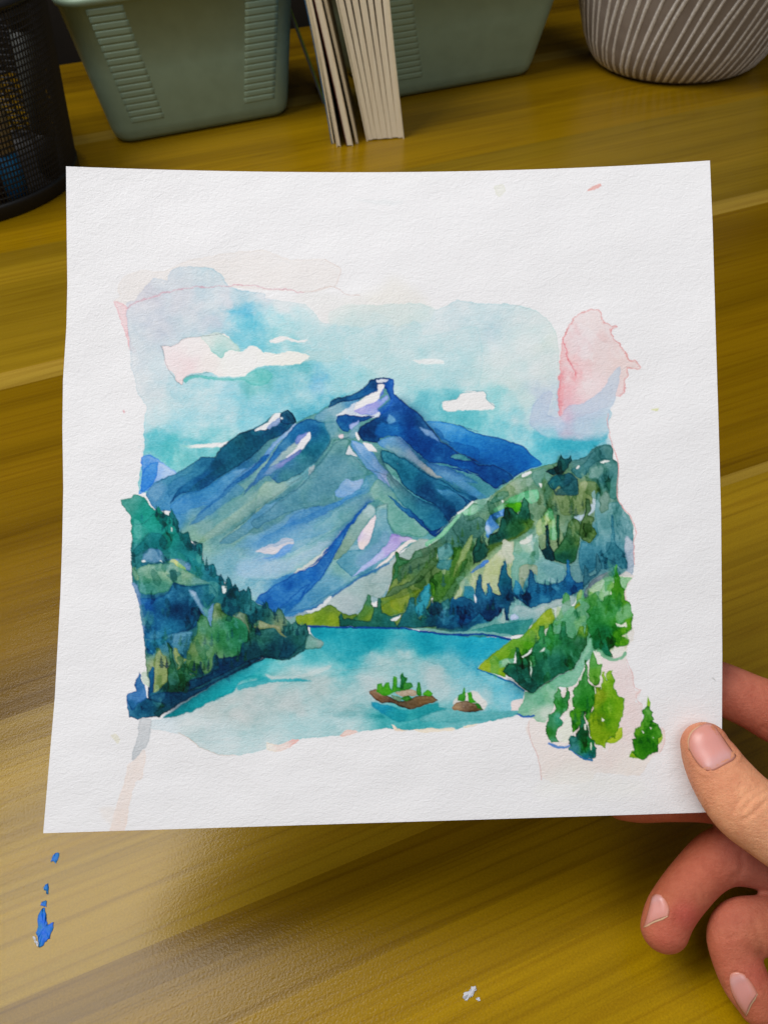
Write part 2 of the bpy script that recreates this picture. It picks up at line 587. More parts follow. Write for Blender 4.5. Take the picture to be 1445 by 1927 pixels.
    stroke('3:720,668 760,590 800,530 870,492 940,475 985,500 1000,575 1080,600 1040,620 1060,670 1100,700 1130,750 1165,820 1210,820 1240,870 1225,885 1150,880 1160,930 1140,960 1135,1040 1110,1065', '#d98d90', 1.3, a=.85, wob=3.4)
    wash('3:1105,860 1105,940 1060,1130 1035,1160 1030,1300 1000,1370 800,1370 640,1360 540,1310 490,1250 510,1130 570,1060 620,1030 650,1060 610,1190 690,1212 760,1130 860,1110 980,1030 1040,930', '3:560,1180#b9c8dc 700,1280#b6c6dc 740,1215#c9bcd0 900,1150#bccadc 1080,930#c0cbda 850,1280#b9cbdc 980,1300#b3cddb 640,1340#a5cedb 740,1330#c3bfd2', a=.9, edge=.3, soft=1.4)
    wash('3:640,1350 720,1345 850,1360 1010,1330 1020,1445 600,1445 560,1400', '#48b3c8', a=.75, soft=8, edge=0, wob=5)
    # wet blooms and cloud shading
    wash('1:1150,1080 1210,1060 1290,1080 1300,1130 1260,1160 1270,1200 1200,1230 1260,1330 1445,1400 1445,1100 1350,1080', '#6cc0d6', a=.45, soft=8, edge=0, wob=9)
    wash('4:270,600 340,570 420,600 500,620 620,640 700,650 500,675 470,720 440,830 300,740 262,700', '#57bcc8', a=.6, soft=9, edge=0, wob=8)
    wash('4:520,230 600,200 760,215 900,225 1050,155 1130,190 1100,260 1000,270 940,235 800,240 600,220 540,260', '#6fc2c0', a=.8, soft=1.5, edge=.3)
    wash('4:740,330 860,320 1000,370 1150,380 1100,440 900,430 760,420', '#84c8d8', a=.5, soft=14, edge=0, wob=9)
    # clouds
    CL = '#e7e4e5'
    wash('1:735,1305 835,1300 885,1255 1000,1240 1100,1215 1160,1220 1195,1240 1250,1330 1290,1340 1340,1300 1380,1305 1440,1355 4:1080,45 1180,60 1260,35 1390,75 1310,130 1150,135 1040,145 960,195 900,215 760,205 700,180 600,185 535,215 515,270 470,235 460,185 410,150 390,60 380,5',
         '4:430,80#e9d9dc 560,120#ead6d9 700,120#e9dedd 900,120#e8e5e4 1200,90#e9e4e0 600,30#ecdfe0 850,60#e9e6e4', edge=.5, soft=.7, rim=1.0, bloom=.15)
    wash('4:700,0 640,-60 760,-90 850,-40 920,45 850,30 810,45 800,75 780,92 755,70 720,40', '4:700,-30#d2dcda 780,60#a9cfce 860,20#c0d6d4', edge=.5)
    wash('2:230,760 400,755 520,770 510,830 400,835 310,825 260,835 305,790', '#b5d2d6', a=.7, edge=.3)
    wash('2:25,685 70,670 120,658 180,672 230,688 290,688 270,702 200,697 140,688 70,708 30,702', CL, edge=.2)
    wash('2:1000,825 1090,813 1200,818 1208,846 1120,852 1050,848', '#dfe5e6', edge=.5)
    wash('2:1200,1110 1220,1100 1290,1090 1330,1050 1400,1042 3:40,1038 100,1033 180,1040 212,1105 245,1120 255,1140 230,1160 100,1166 0,1162 2:1300,1165 1250,1172 1205,1162', CL, edge=.6, bloom=.1, rim=1.0)
    stroke('2:1175,1150 1200,1105 1290,1088 1335,1048 1445,1038 3:100,1030 185,1040 212,1105 258,1138', '#5f9fae', 1.2, a=.7)
    wash('4:500,680 640,672 760,663 850,652 922,642 926,662 850,672 780,692 640,697 560,700', '4:520,690#a5d4d6 650,685#e4e4e4 800,675#ecebea 900,655#c3d8e4', edge=.5)
    # --- far blue mountain on the right, small blue peak on the left
    wash('5:1080,375 1190,375 1300,395 1445,445 6:150,30 270,90 420,120 480,140 600,185 650,240 725,300 640,335 520,395 340,540 0,350 5:1250,520 1150,470',
         '840,803#4f97da 865,815#3f8ad2 880,835#1f6fc4 850,830#2a78c8 930,850#2168ba 900,840#1f6cc0 980,870#1d66b8 900,875#0f4896 1010,878#2a7cc6 960,895#1a57a6', edge=.5, wob=1.6)
    wash('5:1140,420 1180,430 1230,500 1330,520 1445,560 1445,640 1300,590 1190,500', '#1c60b2', a=.7, edge=.3)
    wash('4:240,760 290,740 350,770 400,810 480,862 440,900 340,932 280,992 220,1008 235,960 245,860', '4:300,780#6b98dc 380,850#9dbbe6 420,870#a8c3ea 280,800#5f92dc', edge=.5)
    wash('4:255,850 300,800 355,790 345,880 320,940 262,995 232,985 240,900', '#4b88d8', edge=.4)
    # --- the big mountain, ground tone
    wash('4:270,1020 330,932 480,865 610,790 660,757 740,757 780,700 850,642 920,592 1000,570 1080,520 1140,465 1185,455 1240,440 1270,480 1290,525 1360,490 1445,455 5:345,320 430,260 460,215 560,200 640,165 690,120 710,90 770,78 860,84 872,180 960,260 1040,320 1090,375 1200,500 1320,590 1445,640 '
         '6:160,230 290,300 400,310 480,350 530,390 470,450 340,540 250,570 150,650 100,710 0,800 5:1250,1090 1160,1170 1040,1190 880,1290 8:600,340 500,380 380,470 330,465 210,400 100,450 0,470 7:1150,600 1050,580 940,500 900,450 760,360 700,320 600,260 580,130 510,80 4:640,1400 560,1300 500,1270 440,1130 340,1120',
         '290,920#6094bd 340,900#3f86b0 400,850#1f6c8c 450,870#3b78a8 330,960#5793c4 400,930#5e9fcc 450,930#6fa7a8 420,990#7fb0a6 500,900#8fb6a0 540,880#98bca8 380,1000#86aea0 450,1010#8fb59c '
         '520,960#79a3a0 600,920#669c99 650,870#5b9794 620,870#5f9896 560,960#5f93b4 500,1040#8db8cc 430,1060#8ab6c6 470,1080#a0c5d3 560,1040#9ac2cc 600,1000#8fbcc0 700,900#6fa8a2 740,940#6fa8a6 '
         '720,980#6ca0ac 680,1090#6a9fb8 640,1110#5f97bd 560,1110#3d7cc4 760,980#78aeac 800,950#3f8ba4 690,1060#79a9c0 680,1130#a9bfc4 640,1140#9db8bd', edge=.3, wob=1.8, bloom=.5)
    glazes('4:300,960 480,870 740,760 1240,450 1445,460 5:345,320 640,170 900,250 1200,500 1445,700 1300,1050 1040,1190 700,1445 7:1150,590 940,460 700,290 4:640,1340', 60, 60, -42, 31, .82, 1.3, 3.6)
    # left shoulder
    wash('4:740,757 780,700 850,648 920,592 1000,575 1080,570 1150,530 1190,480 1240,440 1275,480 1292,522 1200,605 1100,655 1000,745 880,835 800,875 700,955 600,995 500,1015 430,1085 480,1000 560,900 650,870 700,800',
         '4:900,640#0f4f68 1000,640#0f5676 860,720#145f7e 800,780#175c80 1100,600#12527a 1200,520#1a5a80 680,920#1c5f98 560,980#2a70a4 1180,580#195c90', edge=.4, bloom=.6)
    wash('4:600,795 660,757 745,765 700,830 650,880 560,930 480,990 430,1030 420,960 500,880', '4:680,780#2a6f9a 600,850#3a80a8 480,960#4a88b4', edge=.3, a=.9)
    wash('4:280,1000 340,935 470,870 600,800 590,850 500,900 430,950 380,1020 330,1080', '4:350,980#6f9cc4 450,900#4b8cb0 560,840#4f90ae', a=.8, edge=.3)
    wash('4:1010,577 1100,520 1142,462 1190,458 1182,490 1130,540 1080,570 1020,587', '#e3e4ea', edge=.3, bloom=.1)
    wash('4:1090,560 1150,510 1182,490 1195,505 1150,545 1110,565', '#a4b4d4', edge=.3)
    wash('4:1188,470 1205,448 1240,440 1280,490 1292,525 1230,540 1190,520', '4:1240,480#1a4f70 1210,520#2c6c98 1270,510#17506e', edge=.5)
    wash('4:1188,485 1202,485 1200,500 1190,498', '#dfe6ee', edge=0)
    wash('4:850,935 950,840 1050,775 1115,680 1200,605 1280,535 1290,540 1250,590 1150,690 1080,790 1000,855 900,905', '4:1250,560#a9c0dc 1150,660#8fb0dc 1050,780#86acdc 950,860#8fb4d6', edge=.4)
    wash('4:880,845 980,832 1060,775 1000,850 900,905 850,940 740,1062 600,1105 480,1145 430,1092 560,1002 700,962 800,882', '4:950,840#7aa8d4 850,920#5c98cc 700,1020#5a9acc 520,1090#5f98cc 620,1040#4f90c8', edge=.35, bloom=.6)
    wash('4:1110,740 1050,820 960,900 880,945 800,1022 700,1100 610,1168 640,1130 750,1045 830,955 920,892 1000,822 1060,752', '4:1080,770#1d5cb0 900,920#1f62b0 750,1060#2f78bc 640,1140#4a88bc', edge=.4)
    wash('4:1000,890 1080,860 1130,900 1080,980 960,1060 800,1160 640,1190 700,1110 830,1020 920,940', '4:1050,900#6f9fae 950,980#86b09c 820,1100#7faea0 700,1160#7fb0b4', a=.75, soft=3, edge=.1)
    wash('4:1120,960 1090,1020 1000,1060 920,1120 800,1230 700,1320 660,1340 680,1280 820,1170 930,1080 1010,1000', '#a3c0a2', a=.55, soft=3, edge=.2)
    wash('12:640,1130 560,1190 470,1270 410,1335 480,1305 600,1225 690,1165', '#4a88b8', a=.8, edge=.3, soft=2)
    wash('12:900,1080 800,1150 640,1270 500,1370 450,1425 560,1385 700,1285 830,1205 910,1120', '12:860,1120#a9c3a4 700,1250#a6bf98 520,1390#98b49a', a=.6, edge=.3)
    wash('12:905,1180 760,1250 680,1330 555,1425 630,1420 760,1335 850,1245 965,1180', '12:900,1200#5a92c4 760,1290#5f96b8 620,1400#6f9fac', a=.85, edge=.35)
    wash('12:1000,1110 900,1200 800,1290 690,1380 800,1355 900,1285 1020,1185 1065,1120', '12:1000,1160#5a949a 850,1290#5f968f 740,1360#6f9f98', a=.85, edge=.35)
    wash('12:700,1385 880,1362 1000,1372 900,1445 640,1445', '#7fb0d0', a=.5, soft=4, edge=.1)
    # hollow with the long snow patch
    wash('5:-20,690 60,580 130,480 210,390 300,355 400,385 440,430 450,500 400,580 330,660 230,732 90,792 40,760 20,740 -60,790 -160,880',
         '5:200,430#1e66a6 300,390#1b5f9c 400,430#1b6a94 430,500#1c6f92 370,580#1e7290 280,660#2a7f8e 150,740#3a8a92 60,640#2a68b4 20,700#2f70bc -60,780#2b68b8 130,560#3f7cb0', edge=.45, bloom=.6)
    wash('5:140,560 205,510 225,540 165,620 100,645 60,690 20,690 80,620', '#aec4bc', a=.8, soft=2, edge=.1)
    wash('5:302,448 300,500 235,572 185,622 138,618 200,560 222,520 200,500 270,458', '#e4e3ea', edge=.3, bloom=.1)
    wash('5:238,558 232,590 150,652 60,712 -20,742 20,690 120,642 190,590', '5:220,580#6f78bc 120,660#8f8cc8 40,710#8fa2d0', edge=.3)
    wash('5:285,450 255,485 205,532 198,505 230,465', '#8f9ad2', edge=.3)
    wash('5:332,655 312,742 200,802 100,862 0,925 -70,1000 -60,870 0,782 100,788 230,737', '5:280,700#93c8d0 200,770#9cc8ca 100,830#a3c2a8 0,850#9cbc98 -40,930#93b59a', edge=.4)
    wash('5:334,668 314,742 294,740 302,690', '#dedfdb', edge=.2)
    # pale upper left ridge and the dark summit
    wash('5:345,325 430,272 500,240 600,220 650,205 600,282 520,312 480,372 440,392 330,358', '5:380,330#7aa8c0 480,280#8fb4c4 600,230#5f96c0 420,370#78a8b4', edge=.3)
    wash('5:430,275 440,235 465,215 560,198 640,162 690,120 705,90 770,78 872,86 874,180 960,260 1040,320 1100,390 1190,500 1320,590 1445,640 6:100,260 160,230 290,300 400,310 480,350 528,390 460,440 400,470 300,400 200,340 60,320 5:1445,740 1350,700 1200,660 1110,652 1040,592 980,542 920,492 860,472 780,482 760,522 660,502 625,452 650,402 760,342 800,302 850,242 832,172 800,142 770,182 700,192 600,232 500,242',
         '5:720,110#123f7c 840,120#1a48b4 760,100#143f80 600,200#1a5896 500,225#1f5a8a 690,160#16509a 850,200#1c46ac 830,260#2a5cc0 900,300#123c98 1000,450#0b3a96 950,380#0d3c90 700,440#0c3c7c 720,400#0f3f80 860,350#2f66b4 800,420#14508c 900,440#1558ac 1100,560#0c3f98 1060,400#123f80 1300,680#1350a8 1200,580#0f4698 6:200,300#0f48a0 400,350#0f4494 480,390#17509c 330,330#0e3c90', edge=.5, bloom=.8)
    wash('5:790,380 900,410 920,450 870,475 780,478 740,450', '#2a72bc', a=.8, soft=3, edge=.1)
    wash('5:830,325 862,335 885,372 830,385', '#79a8d0', a=.9, soft=1.6, edge=.1)
    wash('5:1045,418 1120,432 1182,512 1100,470', '#7a9ccc', a=.9, soft=1.2, edge=.2)
    wash('5:765,125 806,125 800,160 762,232 700,262 622,302 588,298 620,242 700,190 740,175 765,170', '#e6e5e9', edge=.35, bloom=.1)
    wash('5:805,150 790,200 740,242 660,272 585,302 700,332 772,318 760,290 800,250 836,220 826,190 780,232 776,190', '5:800,180#7a8ad2 740,260#a09edc 640,300#b4b2e2 820,215#a3b4e4 740,300#a4aee0', edge=.35)
    wash('5:755,92 830,88 812,106 770,112', '#d5dbe8', edge=.1)
    wash('5:780,330 760,300 830,240 865,210 862,250 810,310', '#2f5fc4', a=.8, soft=2, edge=.1)
    wash('5:470,335 560,282 612,245 592,300 700,335 775,310 765,342 700,350 600,335 520,325', '5:520,310#dfe2e6 580,290#c9d4e2 700,342#d5dce8', edge=.2)
    wash('5:490,332 560,325 650,336 740,336 640,378 590,392 560,442 510,432 480,382', '5:540,350#174f9c 660,345#1a4a98 520,410#2468a8', edge=.5)
    wash('5:566,402 632,368 622,402 590,434', '#a6b4de', edge=.35)
    wash('5:395,390 480,372 500,440 560,450 622,392 645,385 622,462 600,485 520,492 460,485 400,570 330,660 440,500', '5:450,420#6fa2b4 600,440#86aec0 520,480#7aa4a8 420,560#6a9ca4', edge=.3)
    stroke('5:505,475 520,470 515,485', '#e2cfd8', 6)
    stroke('5:615,455 630,490', '#e4e2e6', 4)
    # green middle slopes
    wash('5:470,500 530,490 572,502 540,592 622,612 692,702 682,742 560,762 480,842 470,932 330,952 150,992 0,1062 -60,1100 -100,1060 0,992 100,902 230,812 330,702 430,572',
         '5:500,560#4b8882 400,750#5b9593 600,680#6ba49e 300,900#5f9896 450,660#4f8c8a 520,700#74a6a0 200,900#5a94a0 50,1000#5a90a4 640,720#6da6a2', edge=.45, bloom=.6)
    stroke('5:560,480 480,520 420,590 330,700 250,800 130,900 0,985', '#3a6f80', 2.0, a=.7)
    wash('5:540,592 572,530 586,562 622,612 580,597', '#e8e5e3', edge=.3, bloom=.1)
    wash('5:575,500 620,510 690,540 742,602 782,662 832,722 882,832 850,822 780,822 760,752 690,692 650,632 600,562', '5:610,540#80a8da 690,600#6f9cd0 760,680#8fb0dc 800,780#b4c0e6 840,800#b9c4e2 660,640#86aed4', edge=.45)
    wash('5:655,512 720,530 752,582 705,572', '#e9e8e8', edge=.4, bloom=.1)
    wash('5:545,762 600,777 662,760 642,832 560,882 490,892 470,852 490,822', '5:600,790#9fb8dc 520,860#93b4dc 560,830#8fb0d6', edge=.3)
    wash('5:690,742 760,735 750,800 700,860 640,872 600,890 640,832 672,772', '#67a0bc', a=.7, edge=.3)
    wash('5:690,762 702,822 650,862 560,902 480,962 380,1012 280,1062 180,1122 130,1082 200,1002 330,952 470,932 560,872 640,832 670,772', '5:680,790#5f9fb8 560,890#4f90c8 400,980#4a88bc 250,1040#5590bc 180,1080#4a86c4', edge=.35)
    wash('5:760,760 850,825 900,932 1000,1012 1112,1122 1050,1162 960,1142 870,1122 832,1062 822,962 760,902 700,932 600,1022 500,1102 420,1140 300,1210 250,1180 380,1060 480,970 600,900 700,850',
         '5:800,860#74aba2 900,1000#6ca8a0 1000,1100#6ba69c 760,880#7fb0a2 600,980#86b6b0 450,1080#8fbcbc 320,1160#93bcc4 960,1060#68a49e', edge=.4, bloom=.6)
    wash('5:120,1120 250,1060 330,1100 300,1190 180,1260 100,1300 0,1325 -90,1320 0,1240 190,1200', '5:200,1150#86b4cc 100,1290#86b0d8 250,1150#93bcc8 0,1310#9cc0d4', a=.8, edge=.25)
    wash('5:-70,1260 20,1212 80,1200 120,1165 185,1170 192,1200 150,1207 110,1232 80,1272 0,1268', '#ecdcda', edge=.4, bloom=.1)
    wash('5:192,1202 150,1272 80,1292 -20,1310 80,1272 120,1222', '#7ea6de', edge=.25, soft=1.4)
    wash('5:60,1080 140,1060 200,1100 150,1130 40,1180 -60,1230 -30,1150', '#6498c8', a=.55, soft=4, edge=0)
    wash('5:0,1330 150,1290 300,1230 400,1180 450,1190 330,1300 200,1390 60,1445 -100,1445 -140,1400', '5:0,1400#a9cad6 200,1320#a6c8cc 350,1250#a3c6ca', a=.75, edge=.35)
    wash('5:512,1122 432,1222 300,1322 190,1402 255,1392 335,1342 452,1232 532,1132', '#ccd3d0', edge=.35, bloom=.2)
    # blue diagonal spur and what lies right of it
    wash('8:0,380 60,312 150,222 240,92 290,22 400,-20 560,0 480,72 400,182 420,202 330,252 200,332 60,422 -60,450 -160,520', '8:50,370#5f98c4 200,230#6da2c0 320,80#86b4b4 440,60#7aa8bc 100,380#6a9fc0 -60,440#5f94c4', edge=.35, bloom=.6)
    wash('5:708,928 600,1062 547,1132 492,1242 462,1302 8:150,225 60,315 0,370 7:1300,365 1200,445 1080,555 1000,505 938,475 1000,420 1100,350 1200,290 1340,220 1445,130 5:250,1390 350,1330 440,1210 530,1110 620,1000',
         '5:680,960#2a68bc 560,1090#1f58b0 470,1230#2260b8 400,1330#2a62b4 300,1390#2a6ac0 7:1200,330#2a66b8 1100,440#4a86c8 1250,340#3a78c0 1010,460#2f68b8', edge=.5, bloom=.7)
    wash('5:745,992 760,950 822,935 832,1062 872,1132 892,1162 800,1232 700,1332 650,1392 590,1432 480,1332 560,1252 650,1242 720,1152 740,1082', '5:800,1000#6fa4b8 760,1150#74a6ba 640,1320#74a8be 800,960#86b0aa', edge=.4, bloom=.5)
    wash('5:716,932 742,962 742,1000 690,1062 625,1162 572,1242 482,1312 470,1292 540,1152 640,1002', '5:720,960#9cbcc0 640,1060#86aaa8 520,1260#86a69a', edge=.35)
    wash('5:745,1012 740,1082 702,1192 655,1242 632,1232 625,1162 682,1082', '5:700,1100#e6d9de 660,1200#ecdad8 640,1170#c9bfe0', edge=.4, bloom=.1)
    wash('5:862,1130 920,1150 992,1165 982,1182 930,1192 900,1232 800,1302 700,1362 590,1432 650,1362 740,1292 832,1202', '5:880,1145#9a86cc 850,1210#b4a9de 760,1300#b9bee4 660,1390#b9c3e6 960,1172#b9aed8', edge=.35)
    wash('5:1036,1180 980,1202 880,1282 780,1352 740,1372 820,1302 930,1212 980,1176', '#ecdedd', edge=.3, bloom=.1)
    wash('5:0,1080 180,1010 330,960 480,940 420,1010 300,1090 150,1160 0,1230 -120,1290 -160,1200', '#6f9ccc', a=.30, soft=8, edge=0, wob=6)
    wash('5:-180,1330 0,1300 200,1290 380,1190 440,1190 300,1310 100,1410 -60,1445 -200,1420', '#a8bfe0', a=.40, soft=8, edge=0, wob=6)
    wash('5:380,640 470,590 560,640 640,720 560,770 450,850 330,930 260,900 330,760', '#6a9cb8', a=.35, soft=10, edge=0, wob=6)
    wash('5:620,1290 740,1200 830,1120 850,1180 760,1280 640,1380', '#9fb4dc', a=.35, soft=6, edge=0, wob=5)
    wash('14:330,1250 480,1180 640,1100 800,1010 960,1020 1080,940 1180,1040 1200,1180 1100,1290 960,1400 700,1480 480,1430', '#7fa8d2', a=.24, soft=14, edge=0, wob=6)
    # right flank
    wash('5:780,562 900,602 1000,662 1130,747 1200,772 1300,842 1445,902 6:0,900 -60,960 5:1310,1002 1250,1072 1180,962 1060,892 1000,862 930,802 880,702 800,642',
         '5:840,610#0f5a78 960,720#116284 1200,850#1c6890 1100,880#14487e 1300,900#20709a 1380,920#1a5f90 1240,1020#10447c 1000,800#0f5680', edge=.5, bloom=.7)
    wash('5:790,490 910,480 1000,572 1050,642 1200,752 1130,742 1000,652 900,602 800,552 760,522', '5:830,510#6f9fd0 920,530#7aa6cc 1000,610#a3bcc8 1100,700#c9cdc0 880,570#86acb8', edge=.3)
    wash('5:1080,652 1200,672 1350,742 1445,792 6:100,420 250,555 150,620 100,560 0,470 5:1445,880 1300,822 1180,742', '5:1250,740#5f98c8 1400,820#5a96bc 6:50,400#69a0cc 180,520#3f80a8 120,580#2a6c98', edge=.3)
    wash('6:0,330 100,352 340,522 300,545 180,470 60,390 0,372', '#6ca2d0', a=.8, soft=2, edge=.2)
    wash('6:0,430 100,470 200,560 150,640 60,740 0,790 5:1310,1000 1400,920', '6:60,560#14598c 100,620#0f4a86 40,700#104690 10,480#1c6a94', edge=.4, bloom=.5)
    wash('5:820,722 880,742 940,822 1000,872 1100,922 1190,962 1232,1062 1180,1142 1140,1132 1050,1042 990,992 900,902 850,832', '5:880,780#7fb0b4 900,850#5f9fa8 1060,950#3f8ca6 1160,1040#2f80a4 1000,930#4a94a4', edge=.4)
    wash('5:830,872 900,922 1000,992 1060,1042 1120,1112 1200,1092 1165,1152 1130,1146 1050,1072 960,1002 880,932', '5:860,900#2f78a8 960,980#2a70a8 1040,1050#174f98 1140,1130#0f4594', edge=.4)
    # grey foot slope
    wash('8:640,112 600,152 430,202 330,272 210,352 110,442 210,392 330,457 380,452 440,402 480,332 560,352 622,262 642,192', '8:560,180#a0b8bc 400,280#a3bbbd 330,400#b0bfc4 480,280#98b0b0 220,370#b4c3c6', edge=.35, bloom=.7)
    wash('5:1040,1172 1110,1175 1070,1260 970,1330 900,1400 860,1470 700,1470 780,1362 900,1282', '5:1000,1230#9db3ae 850,1350#a6b8b8 760,1430#a0b6b8', edge=.3)
    stroke('8:620,105 520,160 430,202 330,270 230,340 120,410 20,440', '#3f74b0', 3.4, a=.85)
    wash('8:40,445 130,412 220,332 236,345 160,420 100,455', '#d5dadf', edge=.2, bloom=.1)
    # --- far shore
    wash('7:1080,560 1160,580 1300,540 8:60,440 100,470 0,540 7:1250,660 1150,640', '#93a9b8', edge=.2)
    wash('8:-10,465 100,450 205,388 300,440 345,462 400,450 390,505 350,535 100,545 0,520', '8:205,420#5a7c28 60,490#8ea62c 140,470#6f9226 230,500#86a028 320,480#5c7e2c 20,480#7f9c28', edge=.35)
    wash('8:380,482 440,412 468,345 480,320 497,330 505,382 522,422 500,502 400,532 290,535', '8:470,360#3a7a5a 440,450#4f8038 480,480#6f8f2c 350,520#2f7058', edge=.4)
    # --- lake
    wash('7:310,1272 330,1250 480,1140 700,1010 990,868 1170,868 1280,800 1400,760 1320,690 1310,650 8:80,540 430,545 700,548 1000,588 1445,622 9:360,738 230,850 140,930 300,1000 450,1078 440,1150 415,1242 8:1300,1182 1220,1202 1060,1240 850,1252 600,1232 430,1252 280,1280 0,1305 10:1370,328 1240,362 1165,392 1020,432 850,437 760,407 700,382 640,322 560,292 470,272 375,256 388,196 440,190',
         '600,1190#22a4b8 700,1195#1c9fb2 800,1200#22a4ba 900,1215#26a8c4 660,1220#40aebe 600,1230#64bac4 560,1240#8cc2c8 700,1235#93c1c8 720,1250#a4c6c9 760,1235#9cc4c8 850,1240#86c1cc 890,1260#86c4d2 930,1290#7fc3d3 960,1310#74bcd2 940,1320#8cc8d6 900,1310#a9c9d0 '
         '560,1210#3fb0bd 480,1260#35b0b8 400,1345#bfcccd 360,1362#c9d6d9 470,1312#b9c6c8 540,1320#b9c8ca 440,1325#b4c8ca 480,1290#aac7ca 560,1265#a6c7ca 500,1300#b9c7c9 600,1290#b4c7c9 700,1285#b5c8cc 820,1275#b2c6ca 450,1340#c0cacb 400,1370#c6d4d8 550,1370#abcdd2 650,1330#acc9cd 470,1390#bdd4d8 500,1402#c3d5d9 420,1385#c9d8dc '
         '750,1352#4fb0b6 800,1342#4fb0b6 870,1352#79bac0 930,1345#6bb6bd 820,1300#adc9ce 640,1390#b4d0d4 590,1380#a9ccd1 310,1362#cfdbe2 640,1365#a5c9ce', edge=.3, bloom=.7, gran=.22, flow=40)
    wash('7:310,1270 480,1152 700,1017 990,877 1005,900 940,962 830,1032 800,1092 700,1132 620,1172 520,1222 400,1262', '7:400,1200#1f9ea8 600,1110#22a6b0 800,1030#27aab6 950,920#35aebb 700,1080#1fa8b2', edge=.2, soft=1.5)
    wash('7:1000,880 1150,880 1300,810 1400,770 1445,860 1300,920 1100,930 1000,970 940,970 980,920', '#5cb9c4', a=.55, soft=9, edge=0, wob=6)
    wash('7:1020,982 1060,1000 1200,998 1330,1015 1250,1022 1050,1027 900,1062 830,1082 820,1042 950,1010', '#32aebb', a=.85, edge=.1, soft=1.4)
    wash('7:1010,965 1080,987 1200,985 1300,960 1445,910 1445,935 1330,985 1200,1000 1050,1002', '#bccdce', a=.7, soft=2, edge=0)
    wash('7:1120,1030 1040,1060 900,1080 820,1100 720,1140 640,1180 560,1220 620,1230 800,1170 1000,1100', '#bdc7c8', a=.5, soft=5, edge=0)
    wash('8:90,560 300,560 600,570 900,600 1200,620 1430,640 1340,720 1240,800 1220,850 1100,760 1000,720 900,735 800,700 700,690 560,680 520,720 400,740 250,730 150,690', '8:200,620#20a4b8 500,620#1c9fb2 800,650#26a6ba 1100,680#27a6c0 1250,740#2faac8 600,690#45b0c0 350,690#35aabb', a=.62, soft=9, edge=0, wob=9)
    stroke('8:160,795 280,835 450,825 600,800 790,755 950,800', '#6fa8b0', 1.3, a=.6)
    wash('8:500,1050 560,1062 700,1097 770,1102 950,1055 960,1082 1020,1102 870,1142 760,1182 680,1187 600,1142 520,1092', '8:560,1080#1f94b4 700,1140#1f9aa8 850,1110#2f9fa8 760,1160#3aa8ae', edge=.15, soft=2)
    wash('8:1020,1100 1250,1114 1445,1110 9:415,1222 412,1250 300,1275 100,1295 8:1250,1175 1000,1190 830,1180 870,1138', '#68b2b8', a=.85, edge=.2, soft=2)
    stroke('8:640,1120 700,1160 760,1175 830,1165', '#2a92a0', 2, a=.5)
    wash('9:365,1155 450,1140 440,1180 412,1218 370,1215', '#e6d9d8', edge=.2)
    stroke('9:140,932 220,965 300,1002 380,1030 455,1085', '#1878b4', 3.2)
    # islets
    wash('8:1050,1065 1090,1012 1200,975 1252,1022 1290,1060 1272,1100 1150,1110', '#dcd6d3', a=.85, edge=.1, soft=2)
    wash('8:485,985 520,965 545,970 600,1000 680,1040 760,1040 800,1010 900,1008 930,1020 950,1045 870,1070 770,1100 700,1082 640,1057 570,1057 530,1042', '8:520,990#6b4a30 600,1030#5a4030 700,1065#4f3f2c 850,1040#7d6240 920,1035#80684a 770,1080#5f4a30', edge=.5)
    wash('8:665,985 760,962 825,990 780,1012 700,1012', '#b5a38f', edge=.3)
    wash('8:635,1005 700,1018 705,1040 660,1035', '#6f9478', edge=.3)
    wash('8:535,985 540,930 570,922 582,950 600,918 620,916 630,960 640,970 650,878 676,878 676,950 700,950 702,860 713,848 722,880 746,885 736,920 770,920 782,950 750,968 680,978 630,1002 590,1008 560,995', '8:560,960#3f9a1c 610,970#45a41c 660,920#3f9820 700,940#2f8a28 750,940#2f8430', edge=.35, smooth=False, wob=1.4)
    wash('8:700,862 713,848 722,880 748,885 730,912 722,962 696,966', '#146a2c', edge=.3, smooth=False)
    wash('8:808,1003 813,920 830,918 842,1003', '#2f8824', edge=.4)
    wash('8:845,1002 880,968 916,990 900,1012', '#47a41c', edge=.4)
    wash('8:698,1022 740,1008 778,1030 742,1050', '#2f7d26', edge=.4)
    wash('8:1050,1088 1080,1060 1130,1043 1200,1058 1262,1097 1240,1112 1160,1122 1060,1107', '8:1080,1085#a5896a 1160,1090#5a442e 1220,1090#6b5038 1120,1070#7f6a58', edge=.5)
    wash('8:1088,1042 1095,1000 1118,990 1130,955 1142,958 1142,1040', '#38922a', edge=.35)
    wash('8:1163,1052 1160,990 1182,983 1192,1020 1212,1052', '#3fa01c', edge=.35)
    wash('8:1200,1055 1240,1070 1262,1102 1230,1097', '#2a7a24', edge=.35)
    # pale pink rims along the lower edge
    wash('10:1165,350 1240,365 1370,330 1378,342 1320,387 1230,412 1165,397', '10:1190,375#ece0d8 1270,375#ecd5d0 1350,345#e6c0bc', edge=.8)
    wash('8:285,1280 340,1240 412,1250 370,1268 310,1288', '#e8ccc6', edge=.6)
    wash('8:635,1205 650,1205 680,1232 745,1248 660,1244', '#edd8cc', edge=.4)
    wash('8:785,1245 900,1232 1062,1225 1060,1242 850,1260', '#eddccf', edge=.5)
    wash('8:1128,1215 1226,1198 1200,1216 1130,1229', '#eddccf', edge=.4)
    stroke('10:560,285 640,325 700,380 760,405 850,437 950,441', '#cdb9ac', 1.3, a=.7)
    wash('5:1236,1075 1310,1000 6:0,770 60,720 150,630 250,555 345,535 470,445 540,385 660,330 650,345 540,410 340,600 150,690 0,850 5:1120,1200', '#a3c6b6', edge=.2)
